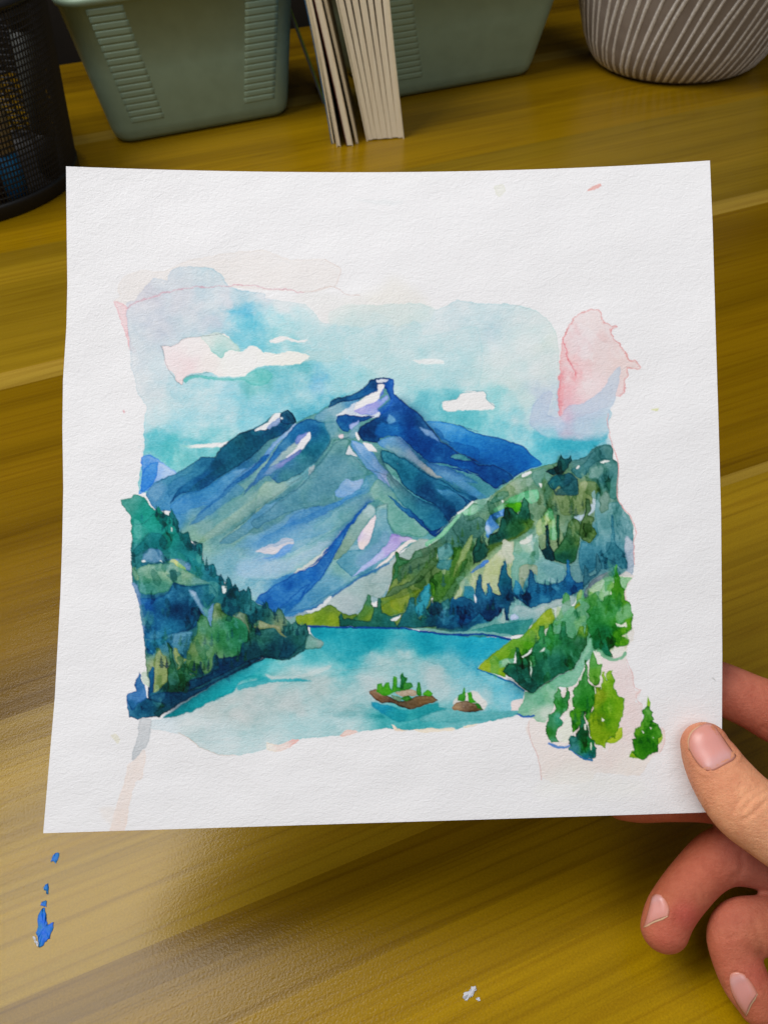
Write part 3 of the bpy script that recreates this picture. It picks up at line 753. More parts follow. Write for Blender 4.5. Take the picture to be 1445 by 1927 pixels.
    # --- right hill
    wash('8:570,545 565,430 560,350 600,330 640,220 645,130 670,90 665,30 690,30 700,70 760,80 800,30 6:0,830 60,760 130,700 150,642 250,562 330,582 380,512 470,452 540,392 660,332 760,302 830,290 840,235 870,260 900,265 915,240 925,280 1030,240 1060,200 1150,165 1190,175 1205,210 1198,260 1235,300 1235,530 1262,602 1310,652 1338,722 1347,822 1337,1002 1325,1062 1250,1062 1180,1082 1100,1102 1000,1202 900,1232 780,1282 640,1400 500,1445 8:1445,602 1300,598 1000,588 800,552 680,548',
         '1000,890#5f9078 960,910#86a78c 1090,850#4a8085 1140,840#4a8080 1150,900#4d8a88 1060,920#7d9468 1100,940#728a60 1150,980#7aa29e 1170,1030#7aa6a8 1120,1010#5a94a4 1040,1020#7d9770 990,1050#7fae9f 940,1080#a8b78a 900,1080#9fb594 850,1000#4a7f78 '
         '870,1060#47733a 830,1090#5a7a48 780,1060#4d7a5a 760,1110#6b8440 800,1040#4f7358 720,1130#6d8a34 1000,1100#5a98a8 1100,1080#6a98a0 1130,1060#5d909c 900,1150#1a6690 950,1170#7fb0b0 1030,1160#8fb0b0', edge=.35, bloom=.6)
    wash('6:150,642 250,582 300,570 335,590 250,642 200,652 150,682 60,782 0,812 -60,860 -70,830 0,792 100,702', '6:200,620#93ccae 80,740#8cc8a8 0,800#86c4a4 300,590#86b8a0', edge=.35)
    stroke('6:150,635 200,605 250,560', '#dfe6e4', 4)
    stroke('6:590,380 640,360', '#e2e8e8', 5)
    wash('6:470,452 540,402 662,390 652,442 600,472 500,522 480,492', '6:520,460#98ae96 620,420#86a896', edge=.35)
    wash('6:380,540 430,490 490,490 490,525 420,560 370,580', '#5f9484', edge=.4)
    wash('6:470,562 520,522 600,492 690,470 692,542 650,572 600,542 560,562 500,572', '6:640,520#7ec69e 540,540#6cbc8c', edge=.3)
    wash('6:660,350 740,330 800,400 790,470 740,400 700,460 650,400', '#5f9488', a=.8, edge=.3)
    wash('6:390,610 440,580 470,570 480,600 420,630', '#8ac09c', edge=.3)
    wash('6:470,582 540,560 582,565 572,612 540,645 500,610', '6:540,580#52b00e 500,600#3f9a18 550,620#4aa414', edge=.2, soft=1.2)
    wash('6:370,652 465,605 472,640 400,682 432,722 400,752 350,805 328,722', '6:430,630#6a96d8 380,700#5f8ed8 350,750#c3d0e2 340,790#4a84c8', edge=.3)
    wash('6:440,692 470,602 510,600 560,642 580,562 600,530 632,562 642,672 672,692 620,762 540,802 430,852 360,912 300,962 250,987 248,902 285,800 290,745 303,740 312,830 350,862 362,782 420,762',
         '6:480,660#0c4a40 600,640#0f5040 420,800#0b463e 300,900#0e4a42 560,760#1d5a34 630,720#4a7020 380,880#1f5a38 600,580#15583c', edge=.45, smooth=False, wob=2.5)
    wash('6:330,880 400,840 540,790 660,700 665,730 560,800 440,860 350,930', '#5a7a28', a=.6, soft=2.5, edge=.1)
    wash('6:740,357 820,310 840,235 868,262 900,265 915,240 926,282 890,332 850,372 800,377', '#0d4a50', edge=.4, smooth=False)
    wash('6:760,422 800,382 900,362 960,402 972,482 930,517 870,492 840,452 800,482 770,462', '6:800,430#1a6470 900,430#245f70 930,480#2f7078', edge=.35)
    wash('6:920,330 1000,300 1060,222 1150,170 1202,190 1192,262 1130,272 1060,312 1030,352 980,402 920,362', '6:1100,230#3f7a80 1000,330#4a868c 1180,210#4a8080', edge=.35)
    wash('6:1050,330 1130,300 1232,290 1232,527 1180,532 1170,482 1110,422 1040,392', '6:1150,380#4a868a 1200,460#4f8c86 1090,340#6a9890', edge=.3)
    for s_ in ('6:955,325 972,308 980,318 965,335', '6:1118,282 1180,274 1165,292 1140,296', '6:700,432 720,438 714,460', '6:440,550 460,548 455,566', '6:205,870 225,840 228,862'):
        wash(s_, '#e3e6e4', edge=0)
    wash('6:980,422 1080,422 1112,482 1050,562 1000,602 960,652 850,642 830,562 800,492 870,502 960,502', '6:1040,450#9aa87c 900,560#728c5c 980,560#7a9260 840,600#6f8a5c', a=.9, edge=.25)
    wash('6:1060,500 1085,485 1087,602 1030,662 960,692 940,662 1000,642 1020,592 1060,572', '#b9cbd6', edge=.25)
    wash('6:980,832 1050,842 1100,782 1090,720 1080,620 1090,500 1112,492 1120,602 1180,562 1240,562 1300,660 1332,742 1342,832 1282,862 1292,972 1200,1002 1120,1022 1100,922 1080,1022 1000,1052 970,982',
         '6:1020,900#4a8aa0 1100,700#6a9ea4 1200,640#79a8aa 1280,760#79a6ae 1200,900#5a94a6 1050,980#3f8098 1240,960#4f8c9c', edge=.3, bloom=.6)
    wash('6:1195,650 1206,660 1216,822 1250,882 1290,932 1302,1002 1260,1012 1180,952 1120,922 1170,882 1186,802', '#4a8a9c', edge=.3)
    wash('6:1290,790 1330,822 1346,852 1336,1052 1280,1052 1302,972 1280,882', '#aebccb', edge=.4)
    wash('6:1120,510 1160,480 1180,530 1170,610 1130,636 1110,600', '#6f9488', edge=.35)
    wash('6:770,590 800,642 822,802 790,822 740,762 700,722 740,652', '6:780,660#8fc49c 780,780#8ec29e 730,720#b4c894', edge=.35)
    wash('6:690,690 720,660 750,650 730,720 745,760 700,790 680,740', '#a8bd86', edge=.3)
    wash('6:815,650 836,650 842,882 828,882 815,742', '#125239', edge=.3, smooth=False)
    wash('6:840,852 880,782 900,702 930,670 970,682 987,742 972,832 962,902 942,972 880,982 800,952 800,902', '6:930,720#4f7340 850,850#2a6438 960,820#4a7038 860,940#0f5040 920,920#24603c', edge=.4)
    wash('6:742,722 758,698 775,852 802,902 802,962 760,957 710,922 690,872 698,830 715,882 745,872', '#0b3f48', edge=.35, smooth=False)
    wash('6:1018,530 1040,540 1052,612 1030,652 1078,662 1060,712 1097,772 1050,837 1000,822 975,792 980,722 1000,652 1016,602', '6:1030,580#3f6640 1040,700#4f7040 1050,780#5a7838 1000,780#486c3c', edge=.45)
    wash('6:440,882 520,822 527,942 500,1022 478,960 462,940 440,1010 430,1062 432,1192 400,1182 360,1142 320,1182 312,1072 340,972 400,922', '6:490,880#c9cdbf 400,1000#b0bc8c 360,1100#b4be94 420,1120#aebc9a', edge=.3)
    wash('6:128,1212 180,1082 240,1062 290,1012 282,1072 262,1142 200,1112 150,1222', '#b0be96', edge=.3)
    wash('6:238,1042 262,1010 340,950 357,962 300,1012', '#5c86d2', edge=.25)
    wash('6:540,832 620,842 692,772 702,862 740,942 860,987 890,1082 850,1112 690,1112 682,1022 640,982 570,992 560,1092 530,1152 510,1052', '6:600,900#7fb4a8 780,1020#74a6ac 850,1060#7aaab0 540,1000#86b4a8 620,860#a8c4b4 720,1080#7fb0b0', edge=.3, bloom=.6)
    wash('6:568,832 650,780 652,822 600,846', '#d5d9d3', edge=.2)
    wash('6:568,1010 600,980 680,985 690,1060 640,1030 600,1110 580,1180 568,1120', '#9aa992', a=.9, edge=.35)
    wash('6:0,1412 40,1332 90,1262 100,1202 200,1202 258,1232 268,1152 290,1040 305,1050 320,1152 345,1192 350,1110 370,1110 382,1172 432,1192 425,1110 440,1040 460,950 475,950 480,1012 510,1092 530,1182 590,1192 620,1152 622,1080 636,1018 655,1015 670,1062 682,1112 780,1122 860,1092 880,1062 895,950 910,960 915,1042 950,1102 1000,1102 1012,1152 900,1202 800,1232 700,1262 640,1282 600,1252 530,1202 502,1282 497,1367 473,1367 460,1282 430,1322 380,1372 330,1362 290,1312 230,1392 100,1422',
         '6:60,1370#1a6488 150,1300#1a6690 200,1350#155f96 290,1130#14507c 300,1250#154f7c 370,1290#113c70 370,1150#1a6494 470,1100#14617c 480,1200#14587c 640,1070#15507e 600,1210#1d5f88 700,1180#1c6898 800,1160#1f6694 900,1050#1f6aa4 940,1140#1d5f94', edge=.4, smooth=False, wob=3, bloom=.8)
    wash('6:195,1120 240,1108 262,1162 252,1212 190,1202', '#2c88aa', a=.85, edge=.3)
    wash('6:540,1090 580,1130 600,1180 560,1190 530,1180', '#3f90b4', edge=.25)
    stroke('6:262,1190 272,1235', '#a9c4e4', 3)
    wash('6:280,1392 430,1352 460,1292 478,1372 500,1362 512,1292 570,1252 660,1282 780,1245 880,1205 960,1200 940,1250 860,1262 760,1292 680,1372 640,1402 420,1442 200,1447', '6:600,1300#98b6ba 780,1270#a3b8b8 450,1330#a9c0bc 380,1400#5f9f9c 560,1400#3f8f90', edge=.3, bloom=.5)
    wash('6:150,1470 340,1402 500,1378 660,1352 640,1402 600,1455 400,1475', '6:350,1420#2f8a8a 550,1395#2f8a8c 600,1430#4a9c98 250,1450#4a9c98', edge=.25)
    wash('6:510,1332 540,1320 562,1352 512,1362', '#b9c8e2', edge=.2)
    wash('6:1000,1202 1040,1112 1120,1052 1192,1032 1192,1062 1120,1112 1060,1152 1045,1242 1030,1302 1015,1242', '6:1150,1060#7f8f96 1060,1130#70818e 1025,1230#5f7a90', edge=.35)
    wash('6:1085,920 1100,915 1132,1002 1090,1062 1020,1122 1000,1152 1008,990 1030,1012 1042,1062 1085,1042', '#3f7688', edge=.35)
    # left flank of the right hill
    wash('8:590,342 650,272 700,252 780,222 860,132 930,62 960,102 900,162 830,232 730,282 640,332', '8:700,260#4f7048 850,170#4a6f40 760,240#4f7450', edge=.35)
    wash('8:568,402 640,362 720,332 862,272 800,332 740,382 700,442 568,462', '8:620,420#86962a 720,370#7a9038 680,420#7f982a', edge=.3)
    wash('8:640,222 660,152 650,132 668,102 665,30 690,30 700,82 730,92 772,80 740,112 690,132 682,202 650,232 620,282 600,332', '#2f6e42', edge=.4, smooth=False)
    wash('8:770,90 800,30 840,20 850,60 800,130 740,170 690,230 680,200 700,140', '#4f7f64', a=.85, edge=.3)
    wash('8:900,240 930,230 952,282 942,342 900,322', '#4f8a24', edge=.35)
    wash('8:980,152 1040,102 1058,0 1112,0 1100,92 1152,70 1130,152 1060,232 1000,292 950,342 930,262 900,222', '8:1080,60#35702a 1000,240#3f7028 1100,120#2f6430 960,280#35702c', edge=.4)
    wash('8:1010,60 1050,20 1040,90 990,140 970,110', '#86aa78', a=.9, edge=.35)
    wash('8:980,150 1020,140 1045,170 1010,190 985,180', '#86a476', edge=.35)
    wash('8:1060,352 1100,262 1170,222 1230,150 1225,210 1195,262 1130,262 1110,330', '#b4c09c', edge=.3)
    wash('8:860,272 897,250 902,332 832,472 800,442 810,352', '8:880,300#3c9ab2 830,420#4aa0b8', edge=.3)
    wash('8:1000,290 1060,240 1130,160 1140,200 1080,260 1050,340 1020,420 950,420 960,350', '#3a6e3c', a=.9, edge=.35)
    wash('8:285,535 280,470 300,445 318,492 345,480 400,492 500,502 520,402 538,402 545,345 568,350 572,442 640,467 725,440 660,502 690,548 500,550', '8:300,500#1a6258 450,520#1f6a5c 560,400#1f6048 600,500#1a6a68 540,480#1c6458', edge=.4, smooth=False)
    wash('8:700,482 745,402 765,340 790,338 805,402 822,482 838,492 855,392 880,422 920,350 970,382 1032,350 1042,422 1000,472 960,532 860,547 760,547 670,542', '8:780,400#1f6a78 750,500#1c6a72 860,480#14605c 960,400#155a76 1000,380#1a6068 920,500#175a74', edge=.4, smooth=False, bloom=.7)
    stroke('8:860,400 850,460 870,480', '#2f7a30', 5)
    wash('8:960,450 1030,420 1060,480 1110,520 1220,500 1180,540 1060,560 940,550', '#0f4f78', a=.7, soft=3, edge=.2)
    for s_ in ('8:630,492 700,460 668,500', '8:945,45 962,55 945,82', '8:910,350 922,350 918,380', '8:505,375 515,372 512,390', '8:1195,330 1212,340 1212,375 1203,365'):
        wash(s_, '#dfe0e4', edge=0)
    glazes('6:0,850 250,580 560,400 830,300 1150,180 1230,400 1250,700 1000,860 700,950 400,1000 100,1250 8:600,450', 110, 26, 80, 41, .7, 1.5, 2.2, ['#2f6a50', '#1f5a50', '#6f8f58', '#4a8a88', '#86a880'])
    for s_, c_ in (('13:430,850 450,828 470,870 520,848 560,870 545,940 500,960 472,1002 420,950 398,900', '#3c7068'), ('13:535,1005 550,928 566,1000 582,1010 560,1052 510,1080 500,1030', '#0f4a40'),
                   ('13:320,1190 380,1080 402,1040 430,1000 452,1030 440,1122 400,1180 340,1262 298,1272', '#3f7428'), ('13:322,1012 380,978 400,1030 340,1072', '#5f9ca0'), ('13:470,960 502,940 482,1010 440,1082 400,1152 428,1050', '#86a064'),
                   ('13:330,1060 392,1058 382,1112 320,1102', '#3f8890'), ('13:250,1212 280,1178 286,1262 240,1342 214,1302', '#40a0b4'), ('13:880,680 905,722 960,690 1010,660 1022,740 960,742 900,735', '#245f68'),
                   ('13:650,960 690,980 700,1060 660,1080 640,1020', '#c3c9b8'), ('13:150,1100 200,1060 260,1040 300,1010 280,1070 200,1110 130,1180', '#4a6f50')):
        wash(s_, c_, a=.85, edge=.4, wob=3)
    firs('13:120,1180 200,1120 300,1050 400,980 480,920 560,860', 14, 12, 22, ['#2f6a44', '#3f7440', '#245f58', '#4a7a38'], 75, 16, .75)
    firs('13:150,1290 260,1240 330,1200 420,1120 500,1060', 10, 13, 24, ['#3a7038', '#2a6460', '#456f2c'], 76, 14, .75)
    firs('13:200,1350 300,1340 400,1330 500,1320 620,1300', 11, 15, 28, ['#155a70', '#1a6470', '#14507c'], 77, 8, .8)
    firs('13:820,760 900,800 980,820 1060,800', 7, 14, 24, ['#24604c', '#1a5550', '#4a7040'], 78, 18, .75)
    firs('13:1020,1130 1100,1120 1180,1080 1240,1060', 6, 14, 26, ['#4a8496', '#3f788c'], 79, 10, .7)
    firs('13:640,1270 740,1240 860,1200 980,1180', 9, 14, 26, ['#175a84', '#14507a', '#1f6690'], 80, 8, .8)
    glazes('6:0,1250 260,1180 500,1150 900,1080 1000,1150 700,1270 300,1370 0,1420', 40, 22, 85, 43, .72, 1.4, 1.8)
    glazes('6:980,850 1240,560 1340,800 1330,1020 1000,1080', 26, 34, 85, 44, .8, 1.3, 2.2)
    stroke('8:790,552 900,560 1060,584 1250,580 1445,602', '#7fb8b4', 4.5, a=.8)
    stroke('8:70,538 250,541 430,548 600,551 700,549 780,558 850,572 1000,590 1150,596 1250,590 1350,606 1445,626', '#123f9c', 3.6)
    stroke('8:780,556 830,562', '#d8e2ea', 2.2)
    # --- left forest
    wash('4:105,1055 170,1040 200,1010 260,1030 290,1080 330,1115 360,1095 400,1150 430,1150 440,1110 465,1140 490,1190 495,1250 515,1275 560,1260 580,1330 600,1365 620,1340 655,1345 7:510,60 540,85 560,75 585,80 582,182 600,232 660,225 680,262 690,292 720,312 740,352 755,295 780,332 790,372 810,350 832,412 860,390 885,402 895,370 915,392 920,462 960,492 1000,502 1020,470 1035,522 1080,552 1100,515 1130,542 1150,602 1200,642 1220,605 1250,642 1290,620 1302,692 1410,755 1380,792 1280,807 1170,872 990,867 700,1012 480,1142 290,1257 140,1277 85,1262 65,1152 75,1107 130,1082 125,1012 155,955 165,1002 202,1062 210,1132 215,1052 200,902 185,702 150,482 105,352 100,202 105,62 4:170,1445 180,1302 165,1162 110,1082',
         '240,945#3a8f84 280,980#1f9a8c 320,1010#1d8f88 290,1030#1c8a88 260,1000#2a9488 300,1080#7aa58e 360,1060#1c8088 400,1090#22788a 260,1060#2a7a80 280,1050#6a92b4 300,1150#1d5a8c 340,1160#14527e 270,1150#1a56a0 300,1200#3f82a0 340,1210#4f8aa8 440,1120#1a6676 430,1140#1c6a78 470,1160#1d6676 '
         '410,1170#22704a 430,1210#1c6a4a 380,1220#3d7a54 300,1260#7a8f5c 290,1300#12507a 330,1290#0f4640 270,1330#195a80 240,1310#5a84bc 420,1270#0d4260 480,1240#0e3f5c 500,1190#0f4b50 540,1200#154f58 570,1190#1f6064 520,1180#7a9070 330,1330#0d3f40 380,1030#1a7078', edge=.4, smooth=False, wob=2.6, bloom=.8)
    wash('4:230,1340 310,1268 390,1290 417,1342 380,1402 250,1410 180,1440 190,1390', '#147880', a=.85, edge=.3, soft=1.5)
    wash('4:430,1150 440,1112 465,1140 492,1192 497,1252 520,1280 560,1262 582,1332 560,1400 500,1300 460,1220', '#156870', a=.8, edge=.3, smooth=False)
    stroke('4:180,1215 260,1210 330,1140 400,1155', '#1a5f68', 1.2, a=.7)
    stroke('4:180,1310 240,1320 290,1275', '#1a5f68', 1.2, a=.7)
    wash('4:440,1240 448,1240 446,1262', '#dfe6e4', edge=0)
    wash('7:170,192 200,130 230,115 300,130 350,182 440,190 502,222 502,262 450,257 370,190 300,212 260,212', '7:250,150#6f98b8 400,210#86a6c8 320,180#6a92b4 480,240#7f9fc0', edge=.4)
    wash('7:165,215 260,215 300,205 400,215 380,225 290,235 240,250 170,235', '#1f6a84', a=.9, edge=.2)
    wash('7:150,332 140,252 220,227 300,222 380,212 430,242 520,292 632,352 500,372 380,352 350,402 280,422 200,432 150,412', '7:250,280#6f9f88 350,280#86ab90 450,310#7fa890 200,390#3f8a80 550,340#5a9490 300,400#4a9080', edge=.35, bloom=.7)
    wash('7:105,250 130,245 150,330 120,325', '#93b498', a=.9, edge=.4)
    wash('7:340,212 382,185 440,222 470,262 420,242 380,207', '#c6cc8c', edge=.3)
    for s_ in ('7:170,202 185,192 195,207 182,212', '7:286,205 300,196 308,210', '7:425,405 430,445 420,450'):
        wash(s_, '#e2e6e6', edge=0)
    wash('7:155,452 250,462 350,412 390,350 500,377 640,362 682,422 640,482 580,562 540,642 470,682 380,692 300,732 200,722 170,562', '7:200,500#1850a0 300,480#1a6090 400,560#124a78 560,430#1a6084 480,600#175680 260,640#1a5f94 620,420#1c6c80 350,660#2a78a0', edge=.35, bloom=.9)
    wash('7:490,402 540,415 570,482 620,532 662,482 652,652 632,655 600,582 560,522', '7:520,430#8aa9c8 640,560#7a9ec4 580,510#6f98b8', edge=.4)
    wash('7:380,690 470,680 520,690 490,760 470,870 440,850 400,800 380,790 350,750 300,780 270,790 240,840 210,820 205,740 300,730', '7:430,720#5f92b0 300,760#2f80a0 240,780#2270a0 450,790#4f8aa0', edge=.3)
    wash('7:540,702 550,622 570,560 610,582 640,652 660,502 680,485 705,492 720,542 780,582 850,560 890,592 907,692 890,752 850,762 840,822 760,872 660,872 660,942 600,972 550,902 540,962 490,952 470,872 500,762', '7:800,650#187048 600,850#5a8c5a 520,800#6f9060 700,700#2a7a4a 690,520#6a8a60 590,640#3f805a 850,700#1f7450 640,920#5f8c5f 560,720#5a8858', edge=.4, smooth=False, bloom=.8)
    wash('7:258,882 265,800 290,795 310,832 340,852 352,952 352,1012 300,1062 248,1092', '7:300,850#7a9060 290,1000#86985f 330,950#8a9c66', edge=.45)
    wash('7:380,800 402,795 440,852 472,862 440,932 420,962 400,872', '#82965f', edge=.4)
    wash('7:345,755 360,760 375,792 390,872 412,952 450,902 480,895 492,962 540,972 480,1032 440,1112 340,1182 285,1210 330,1112 350,1052 345,932 360,902', '7:370,830#15523a 430,980#1c5a34 380,1080#0f4434 330,1170#0e3f36 480,950#2a6440', edge=.4, smooth=False)
    wash('7:890,602 930,652 1000,662 1080,642 1152,702 1132,792 1100,862 990,852 900,882 800,932 660,1002 480,1092 500,1012 652,962 662,822 700,862 832,842 850,762 890,742', '7:1000,740#0f4a44 900,700#124f40 1080,800#0d4458 800,900#0d4064 680,900#0f3f6c 600,1010#104468 940,820#0f4454', edge=.35, smooth=False, bloom=.7)
    wash('7:1130,640 1180,640 1220,610 1250,645 1290,622 1302,690 1280,760 1240,790 1170,860 1100,860 1130,760', '7:1200,680#1c5a5a 1250,720#1f6460 1150,800#15506a', a=.95, edge=.35, smooth=False)
    wash('7:930,632 970,600 1050,640 1102,652 1122,692 1157,717 1120,707 1060,652 1000,662 950,662', '#8c9a76', edge=.35)
    wash('7:1010,640 1060,635 1110,650 1120,690 1080,660', '#9aa080', a=.8, edge=.4)
    wash('7:785,575 830,550 882,560 897,602 902,692 880,642 840,602', '#6f8a72', edge=.4)
    wash('7:200,1142 300,1092 480,1092 700,1002 990,867 992,877 700,1017 480,1144 290,1257 255,1232 330,1182 250,1152', '7:300,1130#0e4070 600,1050#0f4268 850,940#0d4064 280,1240#0e4450', a=.9, edge=.3)
    wash('7:66,1152 75,1107 130,1082 125,1012 155,957 167,1010 202,1062 207,1132 150,1172 110,1222 82,1182', '7:110,1120#5f8ac0 150,1040#3f70ac 180,1110#5a86c0 100,1180#2f6ca0', edge=.45)
    wash('7:165,965 195,950 220,1010 222,1060 205,1050 180,1040', '#c0cfc0', a=.9, edge=.4)
    wash('7:170,990 182,1040 205,1052 212,1130 203,1128 196,1066', '#e6e7e9', edge=0)
    wash('7:222,960 240,920 258,930 250,1080 215,1120 225,1040', '#145a8c', edge=.3)
    wash('7:100,350 140,360 155,430 185,600 190,690 170,640 145,470', '#86a0c8', a=.8, edge=.4)
    wash('7:1280,762 1310,692 1352,722 1412,755 1382,787 1290,802', '7:1310,740#5f948c 1380,765#8aa8a4 1330,770#7aa8a0', edge=.5)
    wash('7:720,370 747,368 742,412 724,412', '#d6dfe1', edge=.1)
    for a_ in ('7:500,120 530,60 545,130', '7:600,260 615,205 632,265', '7:690,330 705,285 722,335', '7:985,520 1000,470 1018,525', '7:1060,570 1072,520 1090,575', '7:555,960 570,880 592,965', '7:640,950 665,815 700,940', '7:838,850 855,745 880,840', '7:940,700 960,640 985,705', '7:1215,700 1228,630 1245,705'):
        wash(a_, '#10506a', a=.75, edge=.3, wob=2.6)
    glazes('4:110,1060 300,1080 600,1360 7:600,240 920,450 1300,690 1100,860 480,1140 100,1250 200,1000 150,450', 120, 26, 82, 51, .68, 1.45, 1.9, ['#175f60', '#1f7a58', '#12507a', '#5a8c6a', '#0d4450'])
    wash('6:1040,1150 1130,1085 1200,1065 1290,1090 1250,1140 1180,1160 1100,1220 1060,1260', '#9cc09c', a=.9, edge=.3)
    firs('4:330,1150 440,1200 500,1290 580,1380 640,1400 7:560,150 640,290 720,370 830,450 920,490', 20, 13, 22, ['#14626c', '#0f5560', '#1a6c70', '#125a68'], 71, 8)
    firs('7:900,520 1000,560 1100,610 1200,680 1290,700', 11, 11, 18, ['#125560', '#0f4c54', '#1a6068'], 72, 8)
    firs('7:280,900 400,930 500,960 620,930 760,900 880,840', 13, 16, 28, ['#14503c', '#0f4450', '#1c5f44', '#103f60'], 73, 14)
    firs('7:240,700 380,720 520,760 640,740 780,700 880,720', 12, 14, 24, ['#1a6a58', '#2a7a50', '#155a70'], 74, 16, .6)
    # --- trees on the right bank
    wash('9:480,1290 492,1402 545,1522 572,1662 700,1720 900,1700 960,1640 1240,1660 1300,1560 1390,1480 1412,1380 1390,1335 1260,1300 1250,1170 1205,1160 1250,1080 1205,1080 1190,980 1150,890 1160,780 1200,740 1195,660 1160,500 1150,380 1200,300 1100,300 900,900', '9:700,1500#e4d9d5 1050,1500#e3d6d2 1100,1000#e2d0d0 1150,1300#e4d0cf 1200,1600#e6dcd6 800,1650#e4dcd6 1170,760#d9d4cc', a=.75, edge=.35, soft=1.5, rim=1.2)
    wash('9:560,1720 700,1620 1000,1640 1240,1700 1240,1800 560,1800', '#e3e2e0', a=.7, soft=18, edge=0)
    stroke('9:482,1290 487,1360 505,1430 545,1520 560,1600 575,1690', '#d3a9a6', 1.3, a=.75)
    stroke('9:1152,870 1170,920 1190,985 1205,1060 1250,1080 1215,1110 1230,1160 1255,1175 1250,1220', '#d9aeac', 1.2, a=.8)
    stroke('9:1390,1338 1412,1378 1402,1450 1370,1510', '#d9b0ae', 1.2, a=.8)
    stroke('6:1165,-40 1168,20 1190,150 1215,215 1238,300 1230,520 1268,602 1310,640 1340,705 1360,770 1345,830 1345,980', '#e0a2a2', 1.6, a=.85)
    stroke('6:1300,1120 1280,1160 1290,1220', '#dfb4b2', 1.3, a=.7)
    wash('9:145,930 215,850 300,790 360,740 420,720 490,660 550,590 630,520 660,540 662,622 600,662 560,742 500,802 440,852 400,802 380,872 300,902 342,932 330,992 260,972', '9:200,930#a3b83c 240,850#6f9a1c 300,830#6aa01c 580,600#88a82a 630,560#9aae38 470,760#4f9a1a 520,680#7fa620 300,960#86aa20 430,780#5f9a2a', edge=.4, bloom=.6)
    wash('9:288,882 382,860 372,902 290,932', '#8fc09e', edge=.3)
    wash('9:400,740 470,690 560,640 640,610 700,560 720,600 690,700 600,720 520,760 440,740', '#6aa050', a=.35, soft=3, edge=.1)
    wash('9:640,640 700,540 720,430 740,420 760,492 800,502 860,402 872,562 900,642 850,702 780,722 700,692', '9:720,580#66aa84 840,560#6cae88 780,620#5fa070', edge=.35)
    wash('9:760,652 812,562 800,512 830,480 857,542 832,642 800,722 750,732', '#7d9a22', edge=.4)
    wash('9:715,492 728,420 756,430 766,502', '#4c965a', edge=.35)
    wash('9:815,472 825,400 850,398 850,452', '#8db672', edge=.35)
    wash('9:640,520 660,500 720,490 790,440 810,470 760,520 700,600 665,600', '#98b4b0', a=.5, edge=.2)
    wash('9:430,1000 560,800 640,650 740,600 900,430 985,420 985,700 930,830 870,900 760,980 600,1070 500,1110', '9:700,700#5aa07c 900,560#5f9f78 800,900#74b096 560,1000#4f9478', a=.95, edge=.2)
    wash('9:310,952 350,892 398,890 392,790 420,788 440,862 498,832 520,762 556,732 556,642 592,640 602,712 618,632 650,628 657,692 702,690 713,610 742,615 747,712 800,722 830,642 850,640 870,692 872,635 892,640 890,692 880,762 830,862 780,942 700,972 640,1012 570,1052 520,1102 480,1092 450,1072 380,1012',
         '9:620,900#0f5a42 440,950#0c5248 600,720#2f8a4a 575,670#2f8448 640,680#35904e 730,660#1f7450 760,780#1a6a40 820,740#2a6a48 500,1060#0c4a40 560,800#2d7f58 410,840#1c6a3c 700,880#0f5c44 600,1000#12604a 840,670#5f8a20', edge=.45, smooth=False, wob=2.6, bloom=.8)
    wash('9:560,820 600,790 590,815', '#d5e2da', edge=0)
    wash('9:492,890 500,880 503,990 495,960', '#d5e0d8', edge=0)
    wash('9:1085,305 1190,318 1160,345 1140,402 1110,362', '#9cc59c', edge=.3)
    wash('9:960,440 1000,350 1055,345 1035,432 990,472', '#8dbd8c', edge=.3)
    wash('9:1050,420 1062,300 1080,215 1100,302 1130,382 1142,462 1187,502 1187,562 1187,652 1150,692 1110,702 1165,740 1155,780 1060,782 1040,802 1060,852 1000,852 960,802 910,792 902,702 880,642 890,542 905,432 935,418 980,482 1000,442 1040,432', '9:1080,400#3f8a1c 1080,250#6fb85a 950,560#1f7a34 1000,700#157040 1140,500#5a9a28 1150,550#79b47c 1160,650#4f9a14 1080,640#3a8f30 1100,740#5aa018 990,800#1c7a5a 1020,500#2f8438 930,480#3f8a4c 1060,560#3a9048', edge=.4, smooth=False, bloom=.8, wob=4.4)
    wash('9:1080,540 1150,490 1186,510 1184,580 1150,600 1100,640 1080,600', '#74b27c', a=.75, edge=.35)
    wash('9:1080,620 1112,638 1152,620 1142,648 1090,652', '#dedfd4', edge=.1)
    wash('9:1060,680 1150,640 1180,585 1188,640 1160,690 1110,705 1170,735 1150,782 1060,770', '#569c16', a=.8, edge=.4)
    stroke('9:960,805 1000,852 1060,872 1115,862 1140,828', '#6fb08a', 6.5, a=.9)
    wash('9:1045,800 1120,790 1150,800 1120,830 1060,850', '#dcdcd4', a=.8, edge=.1)
    wash('9:900,720 920,730 922,782 870,872 850,962 800,1042 740,1062 680,1062 662,1162 622,1252 602,1302 540,1292 510,1262 420,1252 410,1232 450,1152 460,1092 520,1102 570,1062 650,1012 720,972 790,942 840,862', '9:890,780#86bca0 800,980#74b496 560,1150#6cb090 480,1200#7ab89a 620,1120#86bc9c 620,1240#c3d3c6 700,1020#70b294 560,1260#a5c6b0', edge=.35, bloom=.6)
    stroke('9:560,1075 610,1020 650,1005 720,965 790,940 845,850', '#8a8fa0', 1.4, a=.5)
    stroke('9:410,1242 450,1260 520,1252', '#3a68b8', 4)
    wash('9:925,810 970,830 985,900 960,890 930,880', '#dfe0d8', a=.9, edge=.2)
    wash('9:665,1125 685,1062 700,1082 712,1132 733,1122 740,1062 762,1072 767,1182 740,1232 702,1262 732,1302 690,1342 672,1402 692,1432 640,1442 610,1402 594,1342 620,1292 618,1252 660,1202', '9:700,1180#1f7a24 630,1350#2a7a28 710,1275#2a8a68 640,1420#4f9a78 690,1100#2f8440 750,1110#2a7c3c 650,1290#2f7f50', edge=.45, smooth=False, wob=4.4)
